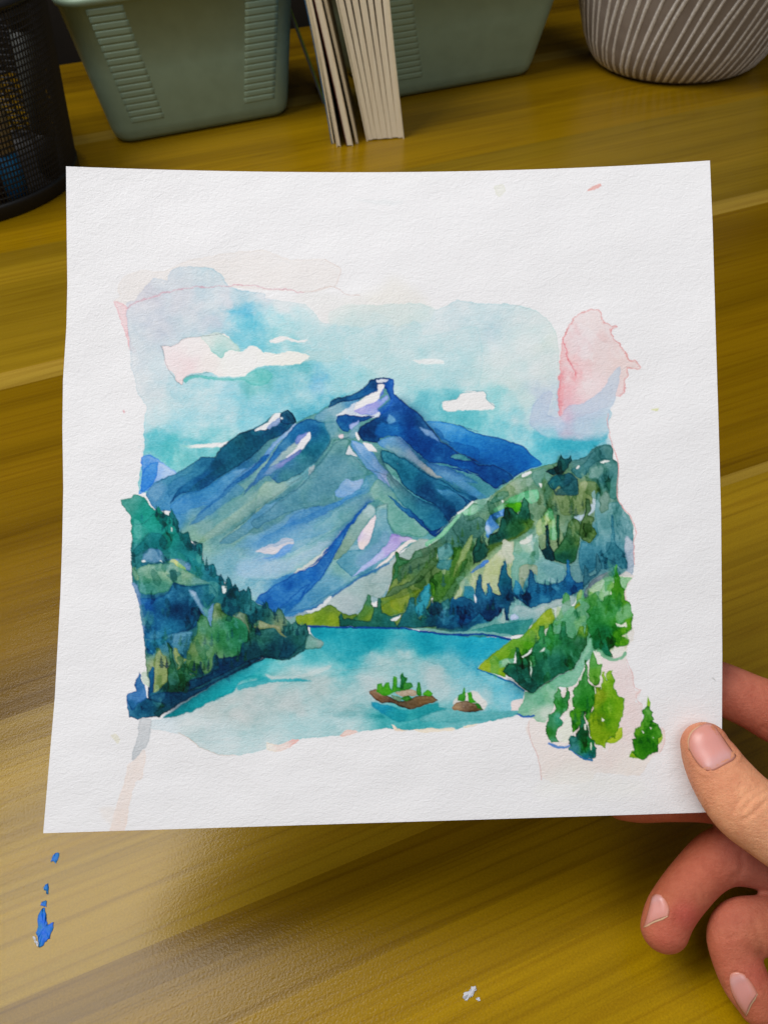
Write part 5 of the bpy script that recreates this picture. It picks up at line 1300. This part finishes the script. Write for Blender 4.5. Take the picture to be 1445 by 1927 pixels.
def build_cup():
    cx, cy = -.3548, .7142
    root = empty('mesh_cup', (cx, cy, 0))
    mk = mat('black_wire', (.006, .006, .007), .45, .4)
    HC = .145

    def rad(z):
        return .0935 + .013 * z / .1
    V, Fc = [], []

    def add(v, f):
        o = len(V)
        V.extend(v)
        Fc.extend([tuple(i + o for i in q) for q in f])
    for z in np.arange(.012, HC, .0046):
        R_ = rad(z)
        add(*tube([(R_ * math.cos(a), R_ * math.sin(a), z) for a in np.linspace(0, 2 * math.pi, 72, endpoint=False)], .00075, 4, True))
    NV = 210
    for i in range(NV):
        a = 2 * math.pi * i / NV
        path = [((rad(z) + .0004) * math.cos(a + .55 * z), (rad(z) + .0004) * math.sin(a + .55 * z), z) for z in np.linspace(.008, HC, 5)]
        add(*tube(path, .00066, 4))
    o = link('wire_wall', V, Fc, mk, root, smooth=False)
    o['kind'] = 'stuff'
    # solid base band, floor and top rim
    rg = [[(r * math.cos(a), r * math.sin(a), z) for a in np.linspace(0, 2 * math.pi, 72, endpoint=False)] for r, z in ((.0945, 0), (.0962, .001), (.0968, .010), (.0968, .0125), (.0945, .0132), (.0935, .011), (.0925, .003), (.002, .003))]
    v, f = loft(rg)
    link('base_tray', v, f, mk, root)
    R_ = rad(HC)
    link('top_rim', *tube([(R_ * math.cos(a), R_ * math.sin(a), HC) for a in np.linspace(0, 2 * math.pi, 72, endpoint=False)], .0028, 8, True), mk, root)
    tag(root, 'black wire mesh cup full of markers beside the sage bin', 'pen cup')

    def pen(base, top, r, mats, label, name='marker'):
        base, top = np.array(base), np.array(top)
        d = top - base
        L = np.linalg.norm(d)
        e = empty(name, base)
        e.rotation_euler = Vector(d).to_track_quat('Z', 'Y').to_euler()
        body, cap = mats
        for nm, z0, z1, rr2, mm in (('lower_cap', 0, .036, r * 1.04, cap), ('barrel', .0361, L - .0361, r, body), ('upper_cap', L - .036, L, r * 1.04, cap)):
            rg2 = [[(q * math.cos(a), q * math.sin(a), z) for a in np.linspace(0, 2 * math.pi, 20, endpoint=False)] for q, z in ((rr2 * .7, z0), (rr2, z0 + .0015), (rr2, z1 - .0015), (rr2 * .7, z1))]
            link(nm, *loft(rg2), mm, e)
        tag(e, label, 'marker', 'markers in the mesh cup')
    beige, blue = mat('beige_barrel', (.62, .52, .32), .5), mat('blue_cap', (.02, .30, .70), .4)
    plum, brown = mat('plum_barrel', (.07, .018, .035), .5), mat('brown_cap', (.05, .02, .02), .5)
    # leaning just inside the wall that faces the desk lamp
    for px, py, top, r, ms, lb in ((47, 378, (13, -60), .0125, (beige, blue), 'beige marker with blue ends seen through the mesh of the cup'),
                                   (6, 396, (-32, -30), .0115, (plum, brown), 'plum coloured marker with brown ends inside the mesh cup'),
                                   (101, 330, (60, -80), .0085, (mat('grey_barrel', (.06, .065, .06), .5), mat('black_cap', (.01, .01, .01), .5)), 'grey marker with black ends inside the mesh cup')):
        b0 = on_desk(px, py, .004)
        dirc = np.array([cx, cy, 0]) - b0
        dirc[2] = 0
        L = np.linalg.norm(dirc)
        b0 = np.array([cx, cy, 0]) - dirc / L * (.088 - r * 1.6)
        b0[2] = .0034 + r * .35
        tgt = np.array([cx, cy, 0]) - dirc / L * (rad(.135) - r * 1.9)
        tgt[2] = .155
        pen(b0, tgt, r, ms, lb)


build_cup()


# ------------------------------------------------------------------ dried paint on the desk
def blot(name, outline, m, label, z=.0005, seed=1, holes=0):
    """thin raised skin of dried paint with a lumpy outline"""
    P = np.array(outline, float)
    r_ = random.Random(seed)
    n = len(P)
    Q = []
    for i in range(n):
        a, b = P[i], P[(i + 1) % n]
        for k in range(4):
            q = a + (b - a) * k / 4
            Q.append(q + np.array([r_.gauss(0, 1.1), r_.gauss(0, 1.1)]))
    Q = np.array(Q)
    cen = Q.mean(0)
    rings = []
    for s_, h in ((1.0, .0001), (.93, z * .8), (.6, z), (.25, z * .9)):
        rings.append([on_desk(*(cen + (q - cen) * s_)) + np.array([0, 0, h * (1 + .3 * r_.random())]) for q in Q])
    v, f = loft(rings)
    o = link(name, v, f, m)
    return tag(o, label, 'paint mark')


mb = mat('blue_paint', (.01, .17, .55), .4, .25)
t = NT(mb)
n_ = t.noise(t.coord(), 260, 3)
t.l(t.ramp(n_, [(.35, (.002, .17, .42)), (.6, (.002, .12, .66))]), t.b.inputs['Base Color'])
t.l(t.bump(t.noise(t.coord(), 1300, 3), .6, .0006), t.b.inputs['Normal'])
mwp = mat('white_paint', (.55, .56, .60), .6, .3)
Zs = lambda L, k=8.76: [(40 + x / k, 1580 + y / k) for x, y in L]
blot('paint_smear', Zs([(330, 1140), (405, 1130), (415, 1250), (440, 1330), (445, 1410), (545, 1380), (535, 1500), (480, 1640), (400, 1690), (350, 1770), (300, 1780), (285, 1650), (260, 1560), (265, 1430), (275, 1280)]), mb, 'large bright blue smear of dried paint on the wooden desk', .00022, 2)
blot('paint_smear', Zs([(575, 210), (630, 225), (610, 370), (575, 405), (515, 360), (500, 315), (540, 290)]), mb, 'small single blue spot of dried paint just below the paper sheet', .00018, 3)
blot('paint_smear', Zs([(400, 740), (450, 720), (460, 800), (455, 900), (430, 910), (410, 840), (370, 830)]), mb, 'faint broken blue paint flecks above the large blue smear', .0002, 4)
blot('paint_smear', Zs([(330, 1040), (400, 1000), (430, 1010), (410, 1110), (340, 1090)]), mb, 'tiny blue paint crumb touching the top of the large blue smear', .0002, 6)
blot('paint_speck', Zs([(205, 1610), (240, 1620), (245, 1660), (290, 1700), (280, 1750), (245, 1720), (215, 1660)]), mwp, 'white crumb of dried paint at the foot of the large blue smear', .0002, 5)
K = lambda L, k=3.6125: [(740 + x / k, 1700 + y / k) for x, y in L]
blot('paint_speck', K([(475, 610), (510, 595), (535, 570), (560, 560), (568, 585), (545, 615), (540, 635), (515, 640), (500, 672), (475, 650)]), mwp, 'crescent of chipped white paint alone on the bare desk', .0002, 7)
blot('paint_speck', K([(560, 635), (590, 640), (588, 662), (570, 658)]), mwp, 'tiny white flake beside the chipped white crescent', .00015, 8)


# ------------------------------------------------------------------ the hand
def spline(P, k=6):
    P = np.asarray(P, float)
    out = []
    for i in range(len(P) - 1):
        p0, p1, p2, p3 = P[max(i - 1, 0)], P[i], P[i + 1], P[min(i + 2, len(P) - 1)]
        for j in range(k):
            u = j / k
            out.append(.5 * (2 * p1 + (p2 - p0) * u + (2 * p0 - 5 * p1 + 4 * p2 - p3) * u * u + (3 * p1 - p0 - 3 * p2 + p3) * u ** 3))
    out.append(P[-1])
    return np.array(out)


def finger(chain, flat=.86):
    """chain of (photo x, y, metres behind the sheet, radius in photo px), tip first -> closed tube"""
    pts3 = []
    for x, y, dz, r in chain:
        z = zpaper(x, y) + dz
        pts3.append([*at(x, y, z), r * z / F])
    S = spline(pts3, 6)
    c, rad_ = S[:, :3], S[:, 3]
    n = 24
    rings = []
    T = np.gradient(c, axis=0)
    T /= np.linalg.norm(T, axis=1)[:, None]
    # rounded tip
    for a in np.linspace(80, 8, 7):
        a = math.radians(a)
        rings.append((c[0] - T[0] * rad_[0] * .92 * math.sin(a), T[0], rad_[0] * math.cos(a)))
    for i in range(len(c)):
        rings.append((c[i], T[i], rad_[i]))
    for a in np.linspace(20, 80, 4):
        a = math.radians(a)
        rings.append((c[-1] + T[-1] * rad_[-1] * math.sin(a), T[-1], rad_[-1] * math.cos(a)))
    out = []
    for p, t_, r in rings:
        side = np.cross(t_, FW)
        side /= np.linalg.norm(side)
        dep = np.cross(side, t_)
        out.append([p + r * (math.cos(q) * side + flat * math.sin(q) * dep) for q in np.linspace(0, 2 * math.pi, n, endpoint=False)])
    return loft(out)


HAND = {
    'thumb': [(1325, 1401, -.0052, 45), (1333, 1420, -.0060, 51), (1358, 1464, -.0085, 59), (1397, 1513, -.0108, 66), (1441, 1546, -.0118, 68), (1510, 1585, -.0125, 76), (1640, 1640, -.008, 98)],
    'index': [(1238, 1252, .0105, 40), (1270, 1262, .0105, 45), (1318, 1280, .0112, 47), (1362, 1298, .0122, 49.5), (1410, 1319, .0135, 51), (1450, 1338, .015, 55), (1545, 1390, .017, 59), (1690, 1475, .013, 76)],
    'middle': [(1172, 1500, .0088, 43), (1205, 1500, .0092, 47), (1262, 1497, .010, 48), (1340, 1500, .0118, 49), (1440, 1522, .0145, 54), (1560, 1552, .016, 60), (1700, 1560, .012, 78)],
    'ring': [(1250, 1749, .0080, 45.5), (1259, 1722, .0085, 47), (1281, 1687, .0092, 48), (1318, 1643, .0105, 49.5), (1350, 1617, .0115, 54), (1378, 1610, .012, 55), (1425, 1618, .012, 53), (1510, 1640, .012, 57), (1700, 1645, .009, 76)],
    'little': [(1427, 1893, .0030, 38), (1417, 1872, .0034, 42.5), (1400, 1842, .0042, 45), (1383, 1800, .0055, 45), (1378, 1765, .0062, 48), (1394, 1744, .0066, 52), (1440, 1742, .0068, 54), (1540, 1738, .007, 58), (1700, 1715, .006, 74)],
    'palm1': [(1690, 1480, .013, 70), (1700, 1560, .008, 92), (1705, 1640, .006, 92), (1700, 1710, .005, 72)],
    'palm2': [(1690, 1560, .006, 90), (1800, 1600, .002, 128), (1930, 1640, -.002, 140), (2080, 1670, -.006, 142), (2400, 1720, -.018, 165)],
}
CREASES = [  # (polyline in photo px, depth m, width px, window)
    ('hand', [(1010, 1760), (1050, 1680), (1130, 1600), (1210, 1540), (1300, 1490)], .00028, 3.2, 6),
    ('hand', [(1110, 1740), (1180, 1650), (1260, 1580), (1389, 1510)], .00030, 3.2, 6),
    ('hand', [(1120, 1840), (1230, 1760), (1320, 1680), (1389, 1610)], .00030, 3.0, 6),
    ('hand', [(1060, 1640), (1130, 1560), (1220, 1490)], .00016, 2.5, 6),
    ('hand', [(1270, 900), (1330, 830), (1389, 880)], .00018, 3, 6),
    ('hand', [(1230, 470), (1245, 530), (1225, 600), (1170, 640)], .00026, 5.5, 5),
    ('hand', [(1120, 510), (1160, 570), (1165, 620)], .00014, 2.5, 5),
    ('hand', [(1010, 600), (1050, 660), (1055, 720)], .00012, 2.5, 5),
    ('hand', [(920, 690), (940, 760), (940, 820)], .00014, 2.5, 5),
    ('hand', [(1330, 1000), (1370, 1070), (1400, 1170), (1380, 1250)], .00028, 5.5, 5),
    ('hand', [(1060, 1090), (1130, 1110), (1210, 1090)], .00015, 4, 5),
    ('hand', [(760, 1330), (880, 1400), (1010, 1430)], .00012, 3, 6),
]


def hw(L, k):
    ox, oy, s_ = (1200, 1220, 5.669) if k == 6 else (1100, 1500, 4.188)
    return [(ox + x / s_, oy + y / s_) for x, y in L]


NAILS = {  # cuticle, side, free edge, other side (each a curve; corners shared)
    'thumb': (hw([(1045, 1140), (1020, 1190), (920, 1245), (820, 1298), (735, 1310)], 6), hw([(735, 1310), (660, 1262), (590, 1170), (548, 1090)], 6),
              hw([(548, 1090), (540, 1000), (575, 905), (650, 842), (720, 808), (790, 812), (832, 850)], 6), hw([(832, 850), (905, 950), (985, 1065), (1045, 1140)], 6)),
    'ring': (hw([(528, 785), (560, 765), (600, 772)], 5), hw([(600, 772), (642, 828), (664, 890), (655, 935)], 5),
             hw([(655, 935), (600, 952), (530, 980), (462, 1025)], 5), hw([(462, 1025), (490, 930), (528, 785)], 5)),
    'little': (hw([(1138, 1440), (1150, 1395), (1195, 1382), (1250, 1395)], 5), hw([(1250, 1395), (1300, 1450), (1335, 1505), (1358, 1548)], 5),
               hw([(1358, 1548), (1310, 1610), (1282, 1670), (1265, 1725)], 5), hw([(1265, 1725), (1205, 1640), (1155, 1540), (1138, 1440)], 5)),
}


def curve_at(Cv, t):
    P = spline(np.array(Cv, float), 8)
    L = np.r_[0, np.cumsum(np.linalg.norm(np.diff(P, axis=0), axis=1))]
    L /= L[-1]
    return np.array([np.interp(t, L, P[:, 0]), np.interp(t, L, P[:, 1])]).T


def build_hand():
    V, Fc = [], []
    for ch in HAND.values():
        v, f = finger(ch)
        o = len(V)
        V += v
        Fc += [tuple(i + o for i in q) for q in f]
    raw = link('hand_raw', V, Fc)
    md = raw.modifiers.new('remesh', 'REMESH')
    md.mode = 'VOXEL'
    md.voxel_size = .00075
    md2 = raw.modifiers.new('smooth', 'SMOOTH')
    md2.factor, md2.iterations = .5, 9
    dg = bpy.context.evaluated_depsgraph_get()
    ev = raw.evaluated_get(dg)
    me = bpy.data.meshes.new_from_object(ev)
    bpy.data.objects.remove(raw)
    me.name = 'person_hand'
    n = len(me.vertices)
    co = np.zeros(n * 3, np.float32)
    me.vertices.foreach_get('co', co)
    co = co.reshape(-1, 3).astype(float)
    nr = np.zeros(n * 3, np.float32)
    me.vertices.foreach_get('normal', nr)
    nr = nr.reshape(-1, 3).astype(float)
    d = co - CAM
    z = d @ FW
    x, y = PX + F * (d @ RT) / z, PY - F * (d @ UP) / z
    facing = np.clip(-(nr * d).sum(1) / np.linalg.norm(d, axis=1) * 2.5, 0, 1)
    disp = np.zeros(n)

    def polyd(L):
        L = spline(np.array(L, float), 5).astype(np.float32)
        dd, _ = seg_dist(x.astype(np.float32), y.astype(np.float32), L, False)
        return dd
    zs_ = z - zpaper(x, y)
    for _, L, dep, wd, k in CREASES:
        L = hw(L, k)
        dd = polyd(L)
        front = facing * (zs_ < (.004 if k == 6 and L[0][1] > 1420 else .03))
        disp -= front * dep * (np.exp(-(dd / wd) ** 2) - .35 * np.exp(-((dd - 2.4 * wd) / (1.3 * wd)) ** 2))
    # folds of skin round the nails
    for key, (a, b, c_, e_) in NAILS.items():
        for L, dep in ((a, .00003), (b, .00002), (e_, .00002)):
            dd = polyd(L)
            disp -= facing * dep * np.exp(-(dd / 2.4) ** 2) * (zs_ < (.0 if key == 'thumb' else .03))
            disp += facing * .00020 * np.exp(-((dd - 7) / 4.) ** 2) * (zs_ < (.0 if key == 'thumb' else .03))
    co2 = co + nr * disp[:, None]
    me.vertices.foreach_set('co', co2.astype(np.float32).ravel())
    # skin tone: redder fingertips and knuckles, paler thumb base, index lightened against its shade
    def chain_d(keys):
        best = np.full(n, 9.)
        for kk in keys:
            c3 = spline([at(a_, b_, zpaper(a_, b_) + dz_) for a_, b_, dz_, _r2 in HAND[kk]], 4)
            for q3 in c3:
                best = np.minimum(best, np.linalg.norm(co - q3, axis=1))
        return best
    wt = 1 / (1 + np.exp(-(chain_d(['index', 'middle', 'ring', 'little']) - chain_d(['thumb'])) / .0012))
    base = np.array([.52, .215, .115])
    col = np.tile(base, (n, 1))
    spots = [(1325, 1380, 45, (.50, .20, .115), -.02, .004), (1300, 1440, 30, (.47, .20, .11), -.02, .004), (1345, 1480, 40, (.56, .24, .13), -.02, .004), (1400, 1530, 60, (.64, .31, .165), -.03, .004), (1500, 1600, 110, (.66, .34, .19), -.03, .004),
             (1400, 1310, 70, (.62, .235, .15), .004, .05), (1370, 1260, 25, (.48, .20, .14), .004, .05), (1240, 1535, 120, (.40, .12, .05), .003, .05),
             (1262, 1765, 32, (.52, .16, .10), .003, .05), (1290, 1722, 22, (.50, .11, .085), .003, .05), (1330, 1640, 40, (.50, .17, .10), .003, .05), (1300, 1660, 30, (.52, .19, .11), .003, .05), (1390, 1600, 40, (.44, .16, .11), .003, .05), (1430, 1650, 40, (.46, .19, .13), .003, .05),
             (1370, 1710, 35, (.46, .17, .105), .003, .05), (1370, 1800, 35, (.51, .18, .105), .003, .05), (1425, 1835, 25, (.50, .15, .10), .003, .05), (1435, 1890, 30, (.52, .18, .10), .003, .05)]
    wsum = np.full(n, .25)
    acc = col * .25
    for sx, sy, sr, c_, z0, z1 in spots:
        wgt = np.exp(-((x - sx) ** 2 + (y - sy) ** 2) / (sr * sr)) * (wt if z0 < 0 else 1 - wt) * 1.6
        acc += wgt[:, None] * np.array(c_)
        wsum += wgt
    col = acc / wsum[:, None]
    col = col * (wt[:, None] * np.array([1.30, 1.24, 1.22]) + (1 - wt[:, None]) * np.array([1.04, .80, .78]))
    ca = me.color_attributes.new('skin_tone', 'FLOAT_COLOR', 'POINT')
    ca.data.foreach_set('color', np.c_[col, np.ones(n)].astype(np.float32).ravel())
    m = mat('skin', (.5, .25, .15), .5, .28)
    t = NT(m)
    at2 = t.n('ShaderNodeAttribute', attribute_name='skin_tone')
    mott = t.noise(t.coord(), 260, 6, .68)
    c1 = t.mix(at2.outputs['Color'], t.ramp(mott, [(.28, (.88, .78, .76)), (.72, (1.10, 1.16, 1.16))]), 1.0, 'MULTIPLY')
    t.l(c1, t.b.inputs['Base Color'])
    t.b.inputs['Subsurface Weight'].default_value = .14
    t.b.inputs['Subsurface Radius'].default_value = (.0026, .0011, .0006)
    t.b.inputs['Subsurface Scale'].default_value = 1.0
    vo = t.n('ShaderNodeTexVoronoi')
    vo.inputs['Scale'].default_value = 2400
    t.l(t.coord(), vo.inputs['Vector'])
    b1_ = t.bump(t.noise(t.coord((1, 1.6, .8)), 900, 6, .75), .7, .0006)
    t.l(t.bump(vo.outputs['Distance'], .16, .00022, b1_), t.b.inputs['Normal'])
    me.materials.clear()
    me.materials.append(m)
    me.polygons.foreach_set('use_smooth', [True] * len(me.polygons))
    o = bpy.data.objects.new('person_hand', me)
    C.objects.link(o)
    tag(o, 'right hand pinching the paper sheet with the thumb on top', 'hand')
    # nails
    bv = BVHTree.FromPolygons([tuple(p) for p in co2], [tuple(p.vertices) for p in me.polygons])
    nm = mat('nail_plate', (.60, .31, .26), .33, .4)
    t = NT(nm)
    na = t.n('ShaderNodeAttribute', attribute_name='nail_tone')
    t.l(na.outputs['Color'], t.b.inputs['Base Color'])
    t.b.inputs['Subsurface Weight'].default_value = .15
    t.b.inputs['Subsurface Radius'].default_value = (.002, .001, .0007)
    em = mat('nail_edge', (.60, .38, .23), .5, .3)

    def patch(grid, lift, thick, name, m_, parent, tone=None):
        ni, nj = grid.shape[:2]
        pts_, ok = [], True
        for i in range(ni):
            for j in range(nj):
                dr = Vector(ray(*grid[i, j]).tolist())
                hit, nrm, _, _ = bv.ray_cast(Vector(CAM.tolist()), dr.normalized())
                if hit is None:
                    hit, nrm, _, _ = bv.find_nearest(Vector(at(*grid[i, j], .22).tolist()))
                pts_.append(np.array(hit))
        A_ = np.array(pts_).reshape(ni, nj, 3)
        dep_ = (A_ - CAM) @ FW
        med = np.median(dep_)
        for i, j in zip(*np.where(np.abs(dep_ - med) > .0055)):
            A_[i, j] = np.array(bv.find_nearest(Vector(at(*grid[i, j], med).tolist()))[0])
        for _ in range(3):
            Bm = A_.copy()
            Bm[1:-1, 1:-1] = (A_[:-2, 1:-1] + A_[2:, 1:-1] + A_[1:-1, :-2] + A_[1:-1, 2:] + 2 * A_[1:-1, 1:-1]) / 6
            A_ = Bm
        gu, gv = np.gradient(A_, axis=0), np.gradient(A_, axis=1)
        Nn = np.cross(gu, gv)
        Nn /= np.linalg.norm(Nn, axis=2)[..., None] + 1e-12
        if (Nn * (A_ - CAM)).sum() > 0:
            Nn = -Nn
        li = np.full((ni, nj), lift)
        if tone is not None:
            ii, jj = np.meshgrid(np.arange(ni), np.arange(nj), indexing='ij')
            eb = np.minimum(np.minimum(ii, jj), nj - 1 - jj)
            li = np.interp(eb, [0, 1, 2, 4], [.00002, .00010, .00018, .00028])
        top = A_ + Nn * li[..., None]
        bot = A_ - Nn * thick
        vv_ = list(top.reshape(-1, 3)) + list(bot.reshape(-1, 3))
        ff_ = []
        k = ni * nj
        for i in range(ni - 1):
            for j in range(nj - 1):
                a = i * nj + j
                ff_.append((a, a + 1, a + nj + 1, a + nj))
                ff_.append((k + a, k + a + nj, k + a + nj + 1, k + a + 1))
        per = [(0, j) for j in range(nj)] + [(i, nj - 1) for i in range(1, ni)] + [(ni - 1, j) for j in range(nj - 2, -1, -1)] + [(i, 0) for i in range(ni - 2, 0, -1)]
        per = [i * nj + j for i, j in per]
        for a, b in zip(per, per[1:] + per[:1]):
            ff_.append((a, b, k + b, k + a))
        ob = link(name, vv_, ff_, m_, parent)
        if tone is not None:
            cc = np.concatenate([tone.reshape(-1, 3)] * 2)
            c_at = ob.data.color_attributes.new('nail_tone', 'FLOAT_COLOR', 'POINT')
            c_at.data.foreach_set('color', np.c_[cc, np.ones(len(cc))].astype(np.float32).ravel())
        return ob
    for key, (cu, s1, fe, s2) in NAILS.items():
        ni, nj = 17, 15
        t_i, t_j = np.linspace(0, 1, ni), np.linspace(0, 1, nj)
        c0, c1_ = curve_at(cu, t_j), curve_at(fe[::-1], t_j)          # j runs s2 -> s1 side
        l0, l1 = curve_at(s2[::-1], t_i), curve_at(s1, t_i)
        g = np.zeros((ni, nj, 2))
        for i, a in enumerate(t_i):
            for j, b in enumerate(t_j):
                g[i, j] = (1 - a) * c0[j] + a * c1_[j] + (1 - b) * l0[i] + b * l1[i] - ((1 - a) * (1 - b) * c0[0] + (1 - a) * b * c0[-1] + a * (1 - b) * c1_[0] + a * b * c1_[-1])
        g = g.mean((0, 1)) + (g - g.mean((0, 1))) * (1.0 if key == 'thumb' else 1.02)
        a = t_i[:, None, None]
        bb = np.minimum(np.minimum(t_j, 1 - t_j)[None, :, None] * 5, 1) * np.minimum(a * 6, 1)
        pink, lun = np.array([.66, .29, .25]), np.array([.60, .36, .36])
        tip = np.array([.55, .22, .16])
        tone = lun * np.clip(1 - a * 2.6, 0, 1) + pink * (1 - np.clip(1 - a * 2.6, 0, 1)) + np.zeros((ni, nj, 3))
        tone = tone * (1 - np.clip(a * 3 - 2.1, 0, 1) * .7) + tip * np.clip(a * 3 - 2.1, 0, 1) * .7
        tone = tone * bb + np.array([.60, .235, .16]) * (1 - bb)
        nail = patch(g, .00012, .0006, 'nail', nm, o, tone)
        # pale free edge
        dirv = c1_ - c0
        dirv = dirv / np.linalg.norm(dirv, axis=1)[:, None]
        wdt = {'thumb': 3.2, 'ring': 4.6, 'little': 4.4}[key]
        prof_ = np.clip(np.sin(np.pi * np.linspace(.04, .96, nj)) * 1.5, .25, 1)[:, None]
        if key == 'thumb':
            prof_ = np.interp(t_j, [0, .35, .7, 1], [.1, .6, 1.0, .7])[:, None]
        if key == 'thumb':
            k0 = 5
            c1_, dirv, prof_ = c1_[k0:], dirv[k0:], prof_[k0:]
        ge = np.stack([c1_ + dirv * (wdt * prof_) * s_ for s_ in (-.15, .3, .65, 1.0)])
        patch(ge, .00012, .0006, 'nail_edge', em, nail)


build_hand()
